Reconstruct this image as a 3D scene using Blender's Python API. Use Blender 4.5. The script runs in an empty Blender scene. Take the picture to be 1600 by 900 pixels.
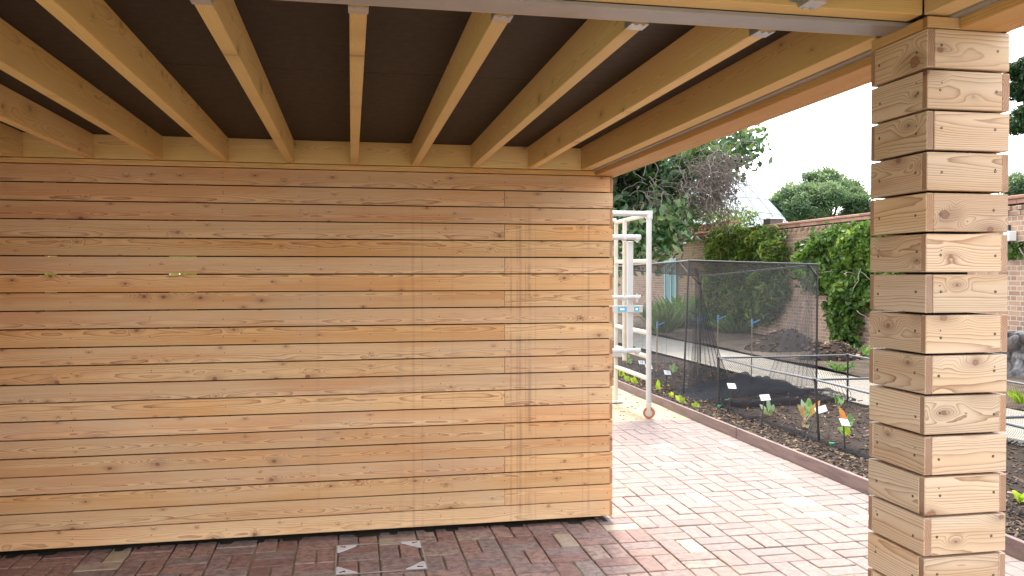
import bpy, math, random
import numpy as np
from mathutils import Vector, Matrix

# ------------------------------------------------------------------ camera, sky, sun, exposure
S = bpy.context.scene
COL = S.collection
R = math.radians
H = 1.61                                    # eye height; the paving is z = 0
FPX, YAW, PITCH, ROLL = 1288.26, 11.0326, 0.9732, 0.0546
cd = bpy.data.cameras.new('camera'); cam = bpy.data.objects.new('camera', cd); COL.objects.link(cam)
cd.sensor_width = 36.0; cd.lens = FPX / 1600 * 36; cd.clip_start = 0.02; cd.clip_end = 3000
cam.location = (0, 0, H)
cam.rotation_euler = (Matrix.Rotation(R(-YAW), 3, 'Z') @ Matrix.Rotation(R(90 - PITCH), 3, 'X') @ Matrix.Rotation(R(-ROLL), 3, 'Z')).to_euler()
S.camera = cam

SUN_EL, SUN_AZ = 60.0, 12.0                  # azimuth measured from +Y towards +X
w = bpy.data.worlds.new('World'); S.world = w; w.use_nodes = True
wn = w.node_tree.nodes; wl = w.node_tree.links
sky = wn.new('ShaderNodeTexSky'); sky.sky_type = 'NISHITA'; sky.sun_disc = False
sky.sun_elevation = R(SUN_EL); sky.sun_rotation = R(SUN_AZ)
sky.air_density = 1.0; sky.dust_density = 1.5; sky.ozone_density = 1.0
bg = wn['Background']; bg.inputs['Strength'].default_value = 0.15
hz = wn.new('ShaderNodeHueSaturation'); hz.inputs['Saturation'].default_value = .26   # thin bright haze
wl.new(sky.outputs[0], hz.inputs['Color']); wl.new(hz.outputs[0], bg.inputs['Color'])
sd = bpy.data.lights.new('sun', 'SUN'); sun = bpy.data.objects.new('sun', sd); COL.objects.link(sun)
sd.energy = .85; sd.angle = R(10.0); sd.color = (1.0, 0.95, 0.87)
dirv = Vector((math.sin(R(SUN_AZ)) * math.cos(R(SUN_EL)), math.cos(R(SUN_AZ)) * math.cos(R(SUN_EL)), math.sin(R(SUN_EL))))
sun.rotation_euler = dirv.to_track_quat('Z', 'Y').to_euler()
S.view_settings.view_transform = 'Standard'; S.view_settings.look = 'None'
S.view_settings.exposure = 2.62; S.view_settings.gamma = 1.0; S.view_settings.use_curve_mapping = False
S.render.engine = 'CYCLES'
S.cycles.use_denoising = True
S.cycles.max_bounces = 10; S.cycles.diffuse_bounces = 6; S.cycles.glossy_bounces = 3
S.cycles.transparent_max_bounces = 24; S.cycles.transmission_bounces = 4
S.cycles.sample_clamp_indirect = 8.0

rng = random.Random(7)
nrg = np.random.default_rng(11)

# ------------------------------------------------------------------ pixel -> place in the world (1600x900 pixels)
def ray(u, v):
    d = Vector(((u - 800) / FPX, -(v - 450) / FPX, -1.0))
    return cam.rotation_euler.to_matrix() @ d
def at_y(u, v, y):
    d = ray(u, v); return Vector((0, 0, H)) + d * (y / d.y)
def at_x(u, v, x):
    d = ray(u, v); return Vector((0, 0, H)) + d * (x / d.x)
def at_z(u, v, z):
    d = ray(u, v); return Vector((0, 0, H)) + d * ((z - H) / d.z)

# ------------------------------------------------------------------ object bookkeeping
def empty(name, loc=(0, 0, 0)):
    o = bpy.data.objects.new(name, None); o.location = loc; o.empty_display_size = .2; COL.objects.link(o); return o
def tag(o, label=None, cat=None, group=None, kind=None):
    if label: o['label'] = label
    if cat: o['category'] = cat
    if group: o['group'] = group
    if kind: o['kind'] = kind
    return o

class MB:
    """collects faces with per-corner grain coordinates (gc), per-face random (br) and end-grain flag (eg)"""
    def __init__(s):
        s.v = []; s.f = []; s.m = []; s.gc = []; s.br = []; s.eg = []
    def face(s, idx, mat=0, gc=None, br=(.5, .5, .5), eg=0.):
        s.f.append(tuple(idx)); s.m.append(mat); s.br.append(br); s.eg.append(eg)
        s.gc.extend(gc if gc is not None else [s.v[i] for i in idx])
    def add(s, pts, faces, mat=0, br=None):
        b = len(s.v); s.v.extend([tuple(p) for p in pts])
        r = br or (rng.random(), rng.random(), rng.random())
        for f in faces: s.face([b + i for i in f], mat, None, r)
    def box(s, c, hx, hy, hz, k=.002, mat=0, br=None, ax=None, grain=None, rot=None):
        """chamfered box; ax = index of the grain axis (0,1,2), grain = (length axis, width axis, thickness axis)"""
        r = br or (rng.random(), rng.random(), rng.random())
        ex = np.array((hx, hy, hz)); k = min(k, ex.min() * .45)
        g = grain or (0, 1, 2)
        c = np.array(c, float)
        P = []; N = {}
        for sx in (-1, 1):
            for sy in (-1, 1):
                for sz in (-1, 1):
                    for a in range(3):
                        p = np.array((sx, sy, sz)) * (ex - k); p[a] = (sx, sy, sz)[a] * ex[a]
                        N[(sx, sy, sz, a)] = len(P); P.append(p)
        faces = []
        for a in range(3):
            o = [i for i in range(3) if i != a]
            for sg in (-1, 1):
                q = []
                for s1, s2 in ((-1, -1), (1, -1), (1, 1), (-1, 1)):
                    t = [0, 0, 0]; t[a] = sg; t[o[0]] = s1; t[o[1]] = s2; q.append(N[(*t, a)])
                n = np.zeros(3); n[a] = sg; faces.append((q, n, 1. if a == g[0] else 0.))
        for a, b in ((0, 1), (0, 2), (1, 2)):
            o = 3 - a - b
            for s1 in (-1, 1):
                for s2 in (-1, 1):
                    q = []
                    for (so, w_) in ((-1, a), (1, a), (1, b), (-1, b)):
                        t = [0, 0, 0]; t[a] = s1; t[b] = s2; t[o] = so; q.append(N[(*t, w_)])
                    n = np.zeros(3); n[a] = s1; n[b] = s2; faces.append((q, n, 0.))
        for sx in (-1, 1):
            for sy in (-1, 1):
                for sz in (-1, 1):
                    faces.append(([N[(sx, sy, sz, a)] for a in range(3)], np.array((sx, sy, sz)), 0.))
        b0 = len(s.v)
        PW = [(rot @ Vector(p)) if rot is not None else Vector(p) for p in P]
        for p in PW: s.v.append((p[0] + c[0], p[1] + c[1], p[2] + c[2]))
        for q, n, e in faces:
            nn = np.cross(P[q[1]] - P[q[0]], P[q[2]] - P[q[0]])
            if nn @ n < 0: q = q[::-1]
            s.face([b0 + i for i in q], mat, [(P[i][g[0]], P[i][g[1]], P[i][g[2]]) for i in q], r, e)
    def tube(s, pts, rad, n=8, mat=0, caps=True, br=None):
        pts = [Vector(p) for p in pts]; rr = rad if isinstance(rad, (list, tuple)) else [rad] * len(pts)
        r = br or (rng.random(), rng.random(), rng.random())
        b0 = len(s.v); prev = None
        for i, p in enumerate(pts):
            d = (pts[min(i + 1, len(pts) - 1)] - pts[max(i - 1, 0)])
            d = d.normalized() if d.length > 1e-9 else Vector((0, 0, 1))
            u = d.orthogonal().normalized() if prev is None else (prev - d * prev.dot(d)).normalized()
            prev = u; v_ = d.cross(u)
            for j in range(n):
                a = 2 * math.pi * j / n; q = p + (u * math.cos(a) + v_ * math.sin(a)) * rr[i]; s.v.append(tuple(q))
        for i in range(len(pts) - 1):
            for j in range(n):
                a = b0 + i * n + j; b = b0 + i * n + (j + 1) % n
                s.face((a, b, b + n, a + n), mat, None, r)
        if caps:
            s.face([b0 + j for j in range(n)][::-1], mat, None, r)
            s.face([b0 + (len(pts) - 1) * n + j for j in range(n)], mat, None, r)
    def disc(s, c, nrm, rad, n=10, mat=0, th=.001):
        nrm = Vector(nrm).normalized(); s.tube([Vector(c) - nrm * th * .5, Vector(c) + nrm * th * .5], rad, n, mat)
    def prism(s, poly, z0, z1, mat=0):
        n = len(poly)
        pts = [(x, y, z0) for x, y in poly] + [(x, y, z1) for x, y in poly]
        s.add(pts, [tuple(range(n))[::-1], tuple(range(n, 2 * n))] + [(i, (i + 1) % n, n + (i + 1) % n, n + i) for i in range(n)], mat)
    def build(s, name, mats, parent=None, smooth=False):
        me = bpy.data.meshes.new(name); me.from_pydata(s.v, [], s.f)
        for m in (mats if isinstance(mats, (list, tuple)) else [mats]): me.materials.append(m)
        me.polygons.foreach_set('material_index', s.m)
        a = me.attributes.new('gc', 'FLOAT_VECTOR', 'CORNER'); a.data.foreach_set('vector', np.array(s.gc, np.float32).ravel())
        a = me.attributes.new('br', 'FLOAT_VECTOR', 'FACE'); a.data.foreach_set('vector', np.array(s.br, np.float32).ravel())
        a = me.attributes.new('eg', 'FLOAT', 'FACE'); a.data.foreach_set('value', np.array(s.eg, np.float32))
        if smooth: me.polygons.foreach_set('use_smooth', [True] * len(s.f))
        me.update()
        o = bpy.data.objects.new(name, me); COL.objects.link(o)
        if parent is not None:
            o.parent = parent
            o.matrix_parent_inverse = Matrix.Identity(4)
            if parent.type == 'EMPTY' and parent.parent is None: me.transform(Matrix.Translation(-Vector(parent.location)))
            elif parent.get('_origin') is not None: me.transform(Matrix.Translation(-Vector(parent['_origin'])))
        return o

# ------------------------------------------------------------------ node helper
class NT:
    def __init__(s, name):
        s.mat = bpy.data.materials.new(name); s.mat.use_nodes = True
        s.t = s.mat.node_tree; s.t.nodes.clear()
        s.out = s.n('ShaderNodeOutputMaterial')
    def n(s, typ, **kw):
        nd = s.t.nodes.new(typ)
        for k, v in kw.items(): setattr(nd, k, v)
        return nd
    def put(s, sock, val):
        if isinstance(val, bpy.types.NodeSocket): s.t.links.new(val, sock)
        elif val is not None:
            if sock.type == 'RGBA' and not isinstance(val, (int, float)) and len(val) == 3: val = (*val, 1)
            sock.default_value = val
    def m(s, op, a, b=None, c=None, clamp=False):
        nd = s.n('ShaderNodeMath', operation=op, use_clamp=clamp)
        s.put(nd.inputs[0], a); s.put(nd.inputs[1], b) if b is not None else None
        if c is not None: s.put(nd.inputs[2], c)
        return nd.outputs[0]
    def add(s, a, b): return s.m('ADD', a, b)
    def sub(s, a, b): return s.m('SUBTRACT', a, b)
    def mul(s, a, b): return s.m('MULTIPLY', a, b)
    def div(s, a, b): return s.m('DIVIDE', a, b)
    def sq(s, a): return s.m('MULTIPLY', a, a)
    def sstep(s, x, lo, hi):
        nd = s.n('ShaderNodeMapRange', interpolation_type='SMOOTHSTEP')
        s.put(nd.inputs[0], x); nd.inputs[1].default_value = lo; nd.inputs[2].default_value = hi
        nd.inputs[3].default_value = 0; nd.inputs[4].default_value = 1
        return nd.outputs[0]
    def vec(s, x, y, z=0.):
        nd = s.n('ShaderNodeCombineXYZ')
        for i, q in enumerate((x, y, z)): s.put(nd.inputs[i], q)
        return nd.outputs[0]
    def sep(s, v):
        nd = s.n('ShaderNodeSeparateXYZ'); s.put(nd.inputs[0], v); return nd.outputs[0], nd.outputs[1], nd.outputs[2]
    def attr(s, name):
        return s.n('ShaderNodeAttribute', attribute_name=name)
    def noise(s, v, scale=1., det=3., rough=.55, dist=0.):
        nd = s.n('ShaderNodeTexNoise'); s.put(nd.inputs['Vector'], v)
        nd.inputs['Scale'].default_value = scale; nd.inputs['Detail'].default_value = det; nd.inputs['Roughness'].default_value = rough; nd.inputs['Distortion'].default_value = dist
        return nd.outputs[0]
    def mix(s, f, a, b, mode='MIX'):
        nd = s.n('ShaderNodeMix', data_type='RGBA', blend_type=mode)
        s.put(nd.inputs[0], f); s.put(nd.inputs[6], a); s.put(nd.inputs[7], b); return nd.outputs[2]
    def ramp(s, f, stops):
        nd = s.n('ShaderNodeValToRGB'); e = nd.color_ramp.elements
        while len(e) < len(stops): e.new(.5)
        for i, (p, c) in enumerate(stops): e[i].position = p; e[i].color = (*c, 1)
        s.put(nd.inputs[0], f); return nd.outputs[0]
    def bump(s, h, strength=.3, dist=.01):
        nd = s.n('ShaderNodeBump'); nd.inputs['Strength'].default_value = strength; nd.inputs['Distance'].default_value = dist
        s.put(nd.inputs['Height'], h); return nd.outputs[0]
    def pos(s): return s.n('ShaderNodeNewGeometry').outputs['Position']
    def obj(s): return s.n('ShaderNodeTexCoord').outputs['Object']
    def principled(s, col, rough=.6, metal=0., normal=None, spec=.5, **kw):
        nd = s.n('ShaderNodeBsdfPrincipled')
        s.put(nd.inputs['Base Color'], col); s.put(nd.inputs['Roughness'], rough); s.put(nd.inputs['Metallic'], metal)
        s.put(nd.inputs['Specular IOR Level'], spec)
        if normal is not None: s.put(nd.inputs['Normal'], normal)
        for k, v in kw.items(): s.put(nd.inputs[k], v)
        s.t.links.new(nd.outputs[0], s.out.inputs[0]); return nd

def wood(name, early, late, tone2, knot=(.16, .07, .035), kn=5., dens=.6, ksize=.008, contrast=.75, spacing=.0045, rough=.6, stains=False, satvar=.18, depth=.03, green=None, flow=.011):
    n = NT(name)
    u, v, w_ = n.sep(n.attr('gc').outputs['Vector'])
    r1, r2, r3 = n.sep(n.attr('br').outputs['Vector'])
    uo = n.add(u, n.mul(r1, 37.))
    vo = n.add(v, n.mul(r2, 11.)); wo = n.add(w_, n.mul(r3, 5.))
    # knots
    S_ = kn
    vor = n.n('ShaderNodeTexVoronoi', voronoi_dimensions='2D', feature='F1')
    n.put(vor.inputs['Vector'], n.vec(n.mul(uo, S_), n.mul(vo, S_), 0.)); vor.inputs['Scale'].default_value = 1.
    px, py, _ = n.sep(vor.outputs['Position'])
    cr, cg, cb = n.sep(vor.outputs['Color'])
    du = n.div(n.sub(n.mul(uo, S_), px), S_); dv = n.div(n.sub(n.mul(vo, S_), py), S_)
    ex = n.sstep(cr, dens + .01, dens - .01)
    ved = n.n('ShaderNodeTexVoronoi', voronoi_dimensions='2D', feature='DISTANCE_TO_EDGE')
    n.put(ved.inputs['Vector'], n.vec(n.mul(uo, S_), n.mul(vo, S_), 0.)); ved.inputs['Scale'].default_value = 1.
    fade = n.sstep(ved.outputs['Distance'], 0., .22)
    size = n.add(ksize * .45, n.mul(n.sq(cg), ksize * 1.5))
    kdw = n.mul(n.sub(n.noise(n.vec(n.mul(uo, 60.), n.mul(vo, 60.), 0.), 1., 3.), .5), 1.1)
    kd = n.add(n.div(n.m('SQRT', n.add(n.sq(n.mul(du, .8)), n.sq(dv))), size), kdw)
    q2 = n.add(n.sq(n.div(n.mul(du, .42), size)), n.sq(n.div(dv, size)))
    bul = n.mul(n.mul(n.m('EXPONENT', n.mul(q2, -.10)), fade), n.mul(ex, flow))
    # rings of a flat-sawn plank
    v0 = n.mul(n.sub(r2, .5), .09)
    w0 = n.add(depth, n.mul(r3, .05))
    n1 = n.mul(n.sub(n.noise(n.vec(n.mul(uo, 1.3), n.mul(vo, 5.), n.mul(wo, 5.)), 1., 2., .5), .5), .050)
    n2 = n.mul(n.sub(n.noise(n.vec(n.mul(uo, 7.), n.mul(vo, 45.), n.mul(wo, 45.)), 1., 2.), .5), .0045)
    rad = n.m('SQRT', n.add(n.sq(n.sub(v, v0)), n.sq(n.add(w_, w0))))
    rad = n.add(n.add(rad, n1), n.add(n2, bul))
    t = n.div(rad, n.mul(n.add(.75, n.mul(r1, .6)), spacing))
    fr = n.m('FRACT', t)
    ring = n.mul(n.add(n.mul(n.m('POWER', fr, 5.), .8), n.mul(fr, .22)), n.sstep(fr, 1.0, .92))
    yr = n.noise(n.vec(n.m('FLOOR', t), r1, r2), 3.7, 0.)
    ring = n.mul(ring, n.add(.35, n.mul(yr, 1.25)))
    low = n.noise(n.vec(n.mul(uo, .9), n.mul(vo, 9.), r3), 1., 2., .5)
    mid = n.noise(n.vec(n.mul(uo, 4.), n.mul(vo, 30.), r3), 1., 3., .55)
    col = n.mix(n.mul(n.sstep(low, .38, .66), .85), early, tone2)
    col = n.mix(n.mul(ring, contrast), col, late)
    fine = n.noise(n.vec(n.mul(uo, 8.), n.mul(vo, 420.), n.mul(wo, 420.)), 1., 2.)
    col = n.mix(n.mul(n.sub(fine, .35), .32), col, late)
    col = n.mix(n.mul(n.sstep(mid, .55, .8), .18), col, late)
    # halo and knot
    halo = n.mul(n.mul(n.m('EXPONENT', n.mul(q2, -.22)), fade), n.mul(ex, .45))
    col = n.mix(halo, col, tuple(a * .62 for a in late))
    kc = n.mix(n.mul(n.add(n.m('SINE', n.mul(kd, 17.)), 1.), .35), knot, tuple(min(1, a * 2.3) for a in knot))
    kc = n.mix(n.sstep(kd, .72, .95), kc, tuple(a * .32 for a in knot))
    col = n.mix(n.mul(n.sstep(kd, 1.12, .72), n.mul(ex, .88)), col, kc)
    # board to board tint
    val = n.add(1 - satvar, n.mul(r1, satvar * 1.7))
    hsv = n.n('ShaderNodeHueSaturation'); n.put(hsv.inputs['Color'], col); n.put(hsv.inputs['Value'], val)
    n.put(hsv.inputs['Saturation'], n.add(.93, n.mul(r2, .13))); n.put(hsv.inputs['Hue'], n.add(.497, n.mul(r3, .006)))
    col = hsv.outputs[0]
    eg = n.attr('eg').outputs['Fac']
    col = n.mix(eg, col, n.mix(1., col, (.62, .52, .5), 'MULTIPLY'))
    if stains:                                # water marks that ran down the cladding
        X, Y, Z = n.sep(n.pos())
        tot = None
        for x0, wd, amt in ((.99, .006, .5), (1.03, .004, .45), (1.05, .010, .55), (1.085, .004, .45), (1.11, .012, .6), (1.15, .004, .3), (1.50, .008, .4), (1.46, .004, .25), (.375, .008, .35), (.43, .005, .3), (.30, .02, .15), (-.2, .01, .18), (.62, .006, .14)):
            wob = n.mul(n.sub(n.noise(n.vec(n.mul(Z, 3.), x0 * 7, 0.), 1., 2.), .5), .012)
            g_ = n.m('EXPONENT', n.mul(n.sq(n.div(n.sub(n.add(X, wob), x0), wd)), -1.))
            g_ = n.mul(g_, amt); tot = g_ if tot is None else n.add(tot, g_)
        tot = n.mul(tot, n.mul(n.sstep(n.noise(n.vec(n.mul(X, 14.), n.mul(Z, 5.), 0.), 1., 3.), .3, .6), n.sstep(Z, 2.15, 1.75)))
        col = n.mix(n.m('MINIMUM', tot, .7), col, (.30, .17, .085))
        grey = n.noise(n.vec(n.mul(X, 1.4), n.mul(Z, 2.2), 3.), 1., 3.)
        col = n.mix(n.mul(n.sstep(grey, .45, .75), .22), col, (.42, .36, .30))
    if green is not None:
        X, Y, Z = n.sep(n.pos())
        gn = n.noise(n.vec(n.mul(uo, 2.), n.mul(vo, 7.), r1), 1., 3.)
        col = n.mix(n.mul(gn, .55), col, green)
    nm = n.bump(n.add(n.mul(ring, .6), n.mul(fine, .5)), .16, .002)
    n.principled(col, n.add(rough, n.mul(ring, -.08)), 0., nm, .35)
    return n.mat

def plain(name, col, rough=.5, metal=0., var=.12, scale=14., bump=.06, spec=.5, dirt=None, dirtamt=.35):
    n = NT(name); p = n.pos()
    a = n.noise(p, scale, 4.); b = n.noise(p, scale * 9, 3.)
    c = n.mix(n.mul(a, 1.), tuple(x * (1 - var) for x in col), tuple(min(1, x * (1 + var)) for x in col))
    if dirt is not None: c = n.mix(n.mul(n.sstep(n.noise(p, scale * .45, 5., .65), .48, .72), dirtamt), c, dirt)
    n.principled(c, n.add(rough - .08, n.mul(b, .16)), metal, n.bump(b, bump, .004) if bump else None, spec)
    return n.mat

# ------------------------------------------------------------------ materials
M = {}
M['larch'] = wood('larch_cladding', (.75, .485, .25), (.29, .105, .036), (.69, .36, .145), knot=(.17, .058, .025), kn=5.6, dens=.56, ksize=.0060, contrast=1., spacing=.0042, flow=.013, stains=True, satvar=.10)
M['larch_post'] = wood('larch_post', (.72, .555, .39), (.27, .125, .058), (.66, .445, .265), knot=(.20, .095, .060), kn=7.5, dens=.42, ksize=.0095, contrast=1., spacing=.0048, flow=.020)
M['trim'] = wood('larch_trim', (.72, .46, .20), (.34, .15, .05), (.65, .36, .125), kn=4., dens=.3, ksize=.006)
M['joist'] = wood('treated_joist', (.82, .575, .255), (.40, .21, .065), (.76, .50, .19), knot=(.17, .075, .03), kn=3.8, dens=.68, ksize=.009, contrast=.9, spacing=.0042, green=(.74, .535, .205), satvar=.15, rough=.68)
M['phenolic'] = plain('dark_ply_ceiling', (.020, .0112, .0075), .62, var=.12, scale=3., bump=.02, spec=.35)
M['steel_flange'] = plain('grey_primed_steel', (.36, .345, .335), .42, .3, var=.16, scale=9., dirt=(.20, .17, .15), dirtamt=.5)
M['galv'] = plain('galvanised_hanger', (.50, .51, .52), .36, .75, var=.2, scale=40.)
M['black_metal'] = plain('black_post_core', (.02, .02, .021), .5, .0)
M['matt_black'] = plain('matt_black_fill', (.006, .006, .006), .9, spec=.1)
M['screw'] = plain('dark_screw_hole', (.035, .022, .014), .55)
M['screw_head'] = plain('screw_head', (.34, .27, .15), .38, .8, var=.1)
M['roofing'] = plain('roof_felt', (.08, .08, .085), .8)

# ------------------------------------------------------------------ the timber shelter
D = 5.115; WX = 1.662; P = .105; BH = .0984; T = .021
XL = -2.62; YB0 = .30  # unseen near and left roof ends are pulled in to let sky light inside
zline = lambda i: H + .630 - P * i
shelter = tag(empty('timber_shelter', (0, D, 0)), 'open timber shelter with honey coloured board wall, lapped board pillar and dark ceiling between joists', 'shelter', kind='thing')

# wall: boards on both faces, lapped at the right end
wall = MB(); scr = []
JX = .950
sx_list = (-2.4, -2.0, -1.579, -1.149, -.74, -.299, .115, .539, .964, 1.315, 1.622)
for i in range(21):
    zc = zline(i) - .0025 - BH / 2
    even = i % 2 == 0
    xr = WX - T if even else WX
    spl = [(XL, xr)] if even else [(XL, JX - .001), (JX + .001, xr)]
    for a, b in spl:
        yy = D + T / 2 + rng.uniform(-.0008, .0008)
        wall.box(((a + b) / 2, yy, zc + rng.uniform(-.0006, .0006)), (b - a) / 2, T / 2, BH / 2, .0013, grain=(0, 2, 1))
    spb = [(XL, xr)]
    for a, b in spb:
        wall.box(((a + b) / 2, D + .245 - T / 2, zc), (b - a) / 2, T / 2, BH / 2, .0013, grain=(0, 2, 1))
    y0, y1 = (D, D + .245) if even else (D + T, D + .245 - T)
    wall.box((WX - T / 2, (y0 + y1) / 2, zc), T / 2, (y1 - y0) / 2, BH / 2, .0013, grain=(1, 2, 0))
    for x in sx_list:
        xs = [x] if x != .964 else ([.964, .936] if not even else [.95])
        for xx in xs:
            if x == 1.622 and even: xx = 1.60
            scr.append((xx + rng.uniform(-.006, .006), zc + rng.uniform(-.008, .008)))
            if rng.random() < .12: scr.append((xx + rng.uniform(-.006, .006), zc + rng.uniform(.012, .02)))
for x, z in scr: wall.disc((x, D - .0003, z), (0, 1, 0), .0029, 8, 1, .0012)
wall_o = wall.build('wall', [M['larch'], M['screw']], shelter)
# unseen left wall stub, added to throw warm light back inside
bounce_wall = MB()
for i in range(21):
    zc = zline(i) - .0025 - BH / 2
    bounce_wall.box((XL + T / 2 + .245, (3.6 + D) / 2, zc), T / 2, (D - 3.6) / 2 - .002, BH / 2, .0013, grain=(1, 2, 0))
    bounce_wall.box((XL + T / 2 - .001, (3.6 + D) / 2, zc), T / 2, (D - 3.6) / 2 - .002, BH / 2, .0013, grain=(1, 2, 0))
bounce_wall.build('wall', M['larch'], shelter)
# studs and sole plate in the wall, plus added black panels shaping light slits
st = MB()
for x in sx_list:
    st.box((x, D + .06, 1.09), .022, .036, 1.04, .002)
    st.box((x, D + .185, 1.09), .022, .036, 1.04, .002)
st.box(((XL + WX) / 2, D + .165, .026), (WX - XL) / 2 - .07, .05, .024, .002)
lo = XL
for a, b in ((-1.755, -1.685), (-1.07, -.912), (.983, 1.010), (1.085, 1.135), (1.430, 1.445), (-.42, -.40), (.19, .20)):
    if a > lo: st.box(((lo + a) / 2, D + .12, 1.12), (a - lo) / 2, .004, 1.06, .001)
    lo = b
st.box(((lo + WX - .05) / 2, D + .12, 1.12), (WX - .05 - lo) / 2, .004, 1.06, .001)
st.build('studs_and_light_stops', M['matt_black'], shelter)
# trim board capping the wall
tr = MB(); tr.box(((XL + WX) / 2, D + .12, H + .6465), (WX - XL) / 2, .128, .0145, .002, grain=(0, 1, 2))
tr.build('wall_cap', M['trim'], shelter)
# ledger on top of it
JT = H + .803; JB = H + .665
ld = MB()
for a, b in ((XL, -1.12), (-1.118, .742), (.744, 1.449)):
    ld.box(((a + b) / 2, D + .012, (JT + JB) / 2), (b - a) / 2 - .0005, .022, (JT - JB) / 2, .002, grain=(0, 2, 1))
ld.build('ledger', M['joist'], shelter)

# pillar: lapped boards round a steel core
PX, PY, PW, PD = 1.449, 1.875, .2436, .2358
TP = .0205
pil = MB(); PZ = H + .6298
def screws_on(c, axis, sgn, span, i):
    """two screws on a pillar board, countersunk"""
    for s_ in (-1, 1):
        o = span / 2 - .041
        for k in range(1 if rng.random() < .6 else 2):
            p = Vector(c); p[axis] += s_ * o + rng.uniform(-.004, .004); p.z += rng.uniform(-.010, .010) + (0 if k == 0 else .014)
            nv = Vector((0, 0, 0)); nv[1 - axis] = sgn
            p2 = p - nv * 0; rr = .0036 if k == 0 else .0018
            pil.disc(p2, nv, rr, 10, 1, .0008)
            if k == 0: pil.disc(p2 + nv * .0004, nv, .0017, 8, 2, .0012)
for i in range(21):
    zc = PZ - P * i - .0025 - BH / 2
    if zc - BH / 2 < .005: break
    ev = i % 2 == 0
    j = lambda: rng.uniform(-.0012, .0012)
    if ev:
        ly = (PY, PY + PD - TP); fx = (PX + TP, PX + PW); ry = (PY + TP, PY + PD); bx = (PX, PX + PW - TP)
    else:
        ly = (PY + TP, PY + PD); fx = (PX, PX + PW - TP); ry = (PY, PY + PD - TP); bx = (PX + TP, PX + PW)
    g = .0004
    cL = (PX + TP / 2 + j(), sum(ly) / 2, zc); cF = (sum(fx) / 2, PY + TP / 2 + j(), zc)
    pil.box(cL, TP / 2, (ly[1] - ly[0]) / 2 - g, BH / 2, .0020, grain=(1, 2, 0))
    pil.box(cF, (fx[1] - fx[0]) / 2 - g, TP / 2, BH / 2, .0020, grain=(0, 2, 1))
    pil.box((PX + PW - TP / 2 + j(), sum(ry) / 2, zc), TP / 2, (ry[1] - ry[0]) / 2 - g, BH / 2, .0020, grain=(1, 2, 0))
    pil.box((sum(bx) / 2, PY + PD - TP / 2 + j(), zc), (bx[1] - bx[0]) / 2 - g, TP / 2, BH / 2, .0020, grain=(0, 2, 1))
    screws_on((cL[0] - TP / 2 - .0003, PY + PD / 2, zc), 1, -1, PD, i)
    screws_on((PX + PW / 2, cF[1] - TP / 2 - .0003, zc), 0, -1, PW, i)
pil_o = pil.build('pillar', [M['larch_post'], M['screw'], M['screw_head']], shelter)
tag(pil_o, 'square pillar of short lapped boards with thin gaps')
core = MB(); core.box((PX + PW / 2, PY + PD / 2, 1.1), .055, .055, 1.1, .003)
core.build('pillar_core', M['black_metal'], shelter)
pc = MB()
zc = H + .6445
pc.box((PX + .011, PY + PD / 2 + .0105, zc), .011, PD / 2 - .0115, .0145, .002, grain=(1, 0, 2))
pc.box((PX + PW / 2 - .0005, PY + .0105, zc), PW / 2 - .0005, .0105, .0145, .002, grain=(0, 1, 2))
pc.build('pillar_cap', M['trim'], shelter)

# middle beam: steel flange between two timbers
YN0, YN1, YF0, YF1 = 1.893, 1.955, 2.052, 2.092
BT = H + .868
bm_ = MB()
bm_.box(((XL + PX - .001) / 2, (YN0 + YN1) / 2, (JB + .002 + BT) / 2), (PX - .001 - XL) / 2, (YN1 - YN0) / 2, (BT - JB - .002) / 2, .002, grain=(0, 2, 1))
beam = bm_.build('beam', M['joist'], shelter)
bm_ = MB()
bm_.box(((XL + PX - .001) / 2, (YF0 + YF1) / 2, (JB + .002 + BT) / 2), (PX - .001 - XL) / 2, (YF1 - YF0) / 2, (BT - JB - .002) / 2, .002, grain=(0, 2, 1))
bm_.build('beam', M['joist'], shelter)
fl = MB()
fl.box(((XL + 1.515) / 2, (YN1 + YF0) / 2, H + .6605), (1.515 - XL) / 2, (YF0 - YN1) / 2 - .001, .0055, .0012)
fl.box(((XL + 1.515) / 2, (YN1 + YF0) / 2, H + .76), (1.515 - XL) / 2, .004, .094, .001)
tag(fl.build('steel_flange', M['steel_flange'], shelter), 'grey steel flange running under the middle beam')

# edge beam along the right side: timber, steel and trim, in both bays
for (a, b) in ((YF1 + .002, D + .02), (YB0, YN0 - .002)):
    e = MB(); e.box((1.482, (a + b) / 2, (JB + BT) / 2), .033, (b - a) / 2, (BT - JB) / 2, .002, grain=(1, 2, 0))
    eo = e.build('edge_beam', M['joist'], shelter)
    if a > 1:
        gs = MB()                              # grade stamp on the beam face
        for k in range(9):
            z0 = JB + .018 + k * .011
            for q in range(2):
                gs.box((1.4484, 3.55 + q * .012 + rng.uniform(-.002, .002), z0 + rng.uniform(-.001, .001)), .0004, .0035 + rng.random() * .002, .0016 + rng.random() * .0015, .0001)
        gs.build('grade_stamp', M['screw'], eo)
    if a > 1: a, b = YN0, D + .24
    e = MB(); e.box((1.5375, (a + b) / 2, H + .6625), .022, (b - a) / 2, .0045, .001); e.box((1.5395, (a + b) / 2, H + .76), .004, (b - a) / 2, .092, .001)
    e.build('steel_flange', M['steel_flange'], shelter)
for (a, b) in ((PY + PD + .001, D - .009), (YB0, PY - .001)):
    e = MB(); e.box((1.603, (a + b) / 2, H + .6455), .0625, (b - a) / 2, .0155, .002, grain=(1, 0, 2))
    e.build('soffit_trim', M['trim'], shelter)
e = MB(); e.box((1.677, (YB0 + D + .25) / 2, H + .735), .0105, (D + .25 - YB0) / 2, .105, .002, grain=(1, 2, 0))
e.box((1.621, (YB0 + D + .25) / 2, H + .76), .044, (D + .25 - YB0) / 2, .075, .002, grain=(1, 2, 0))
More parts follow.
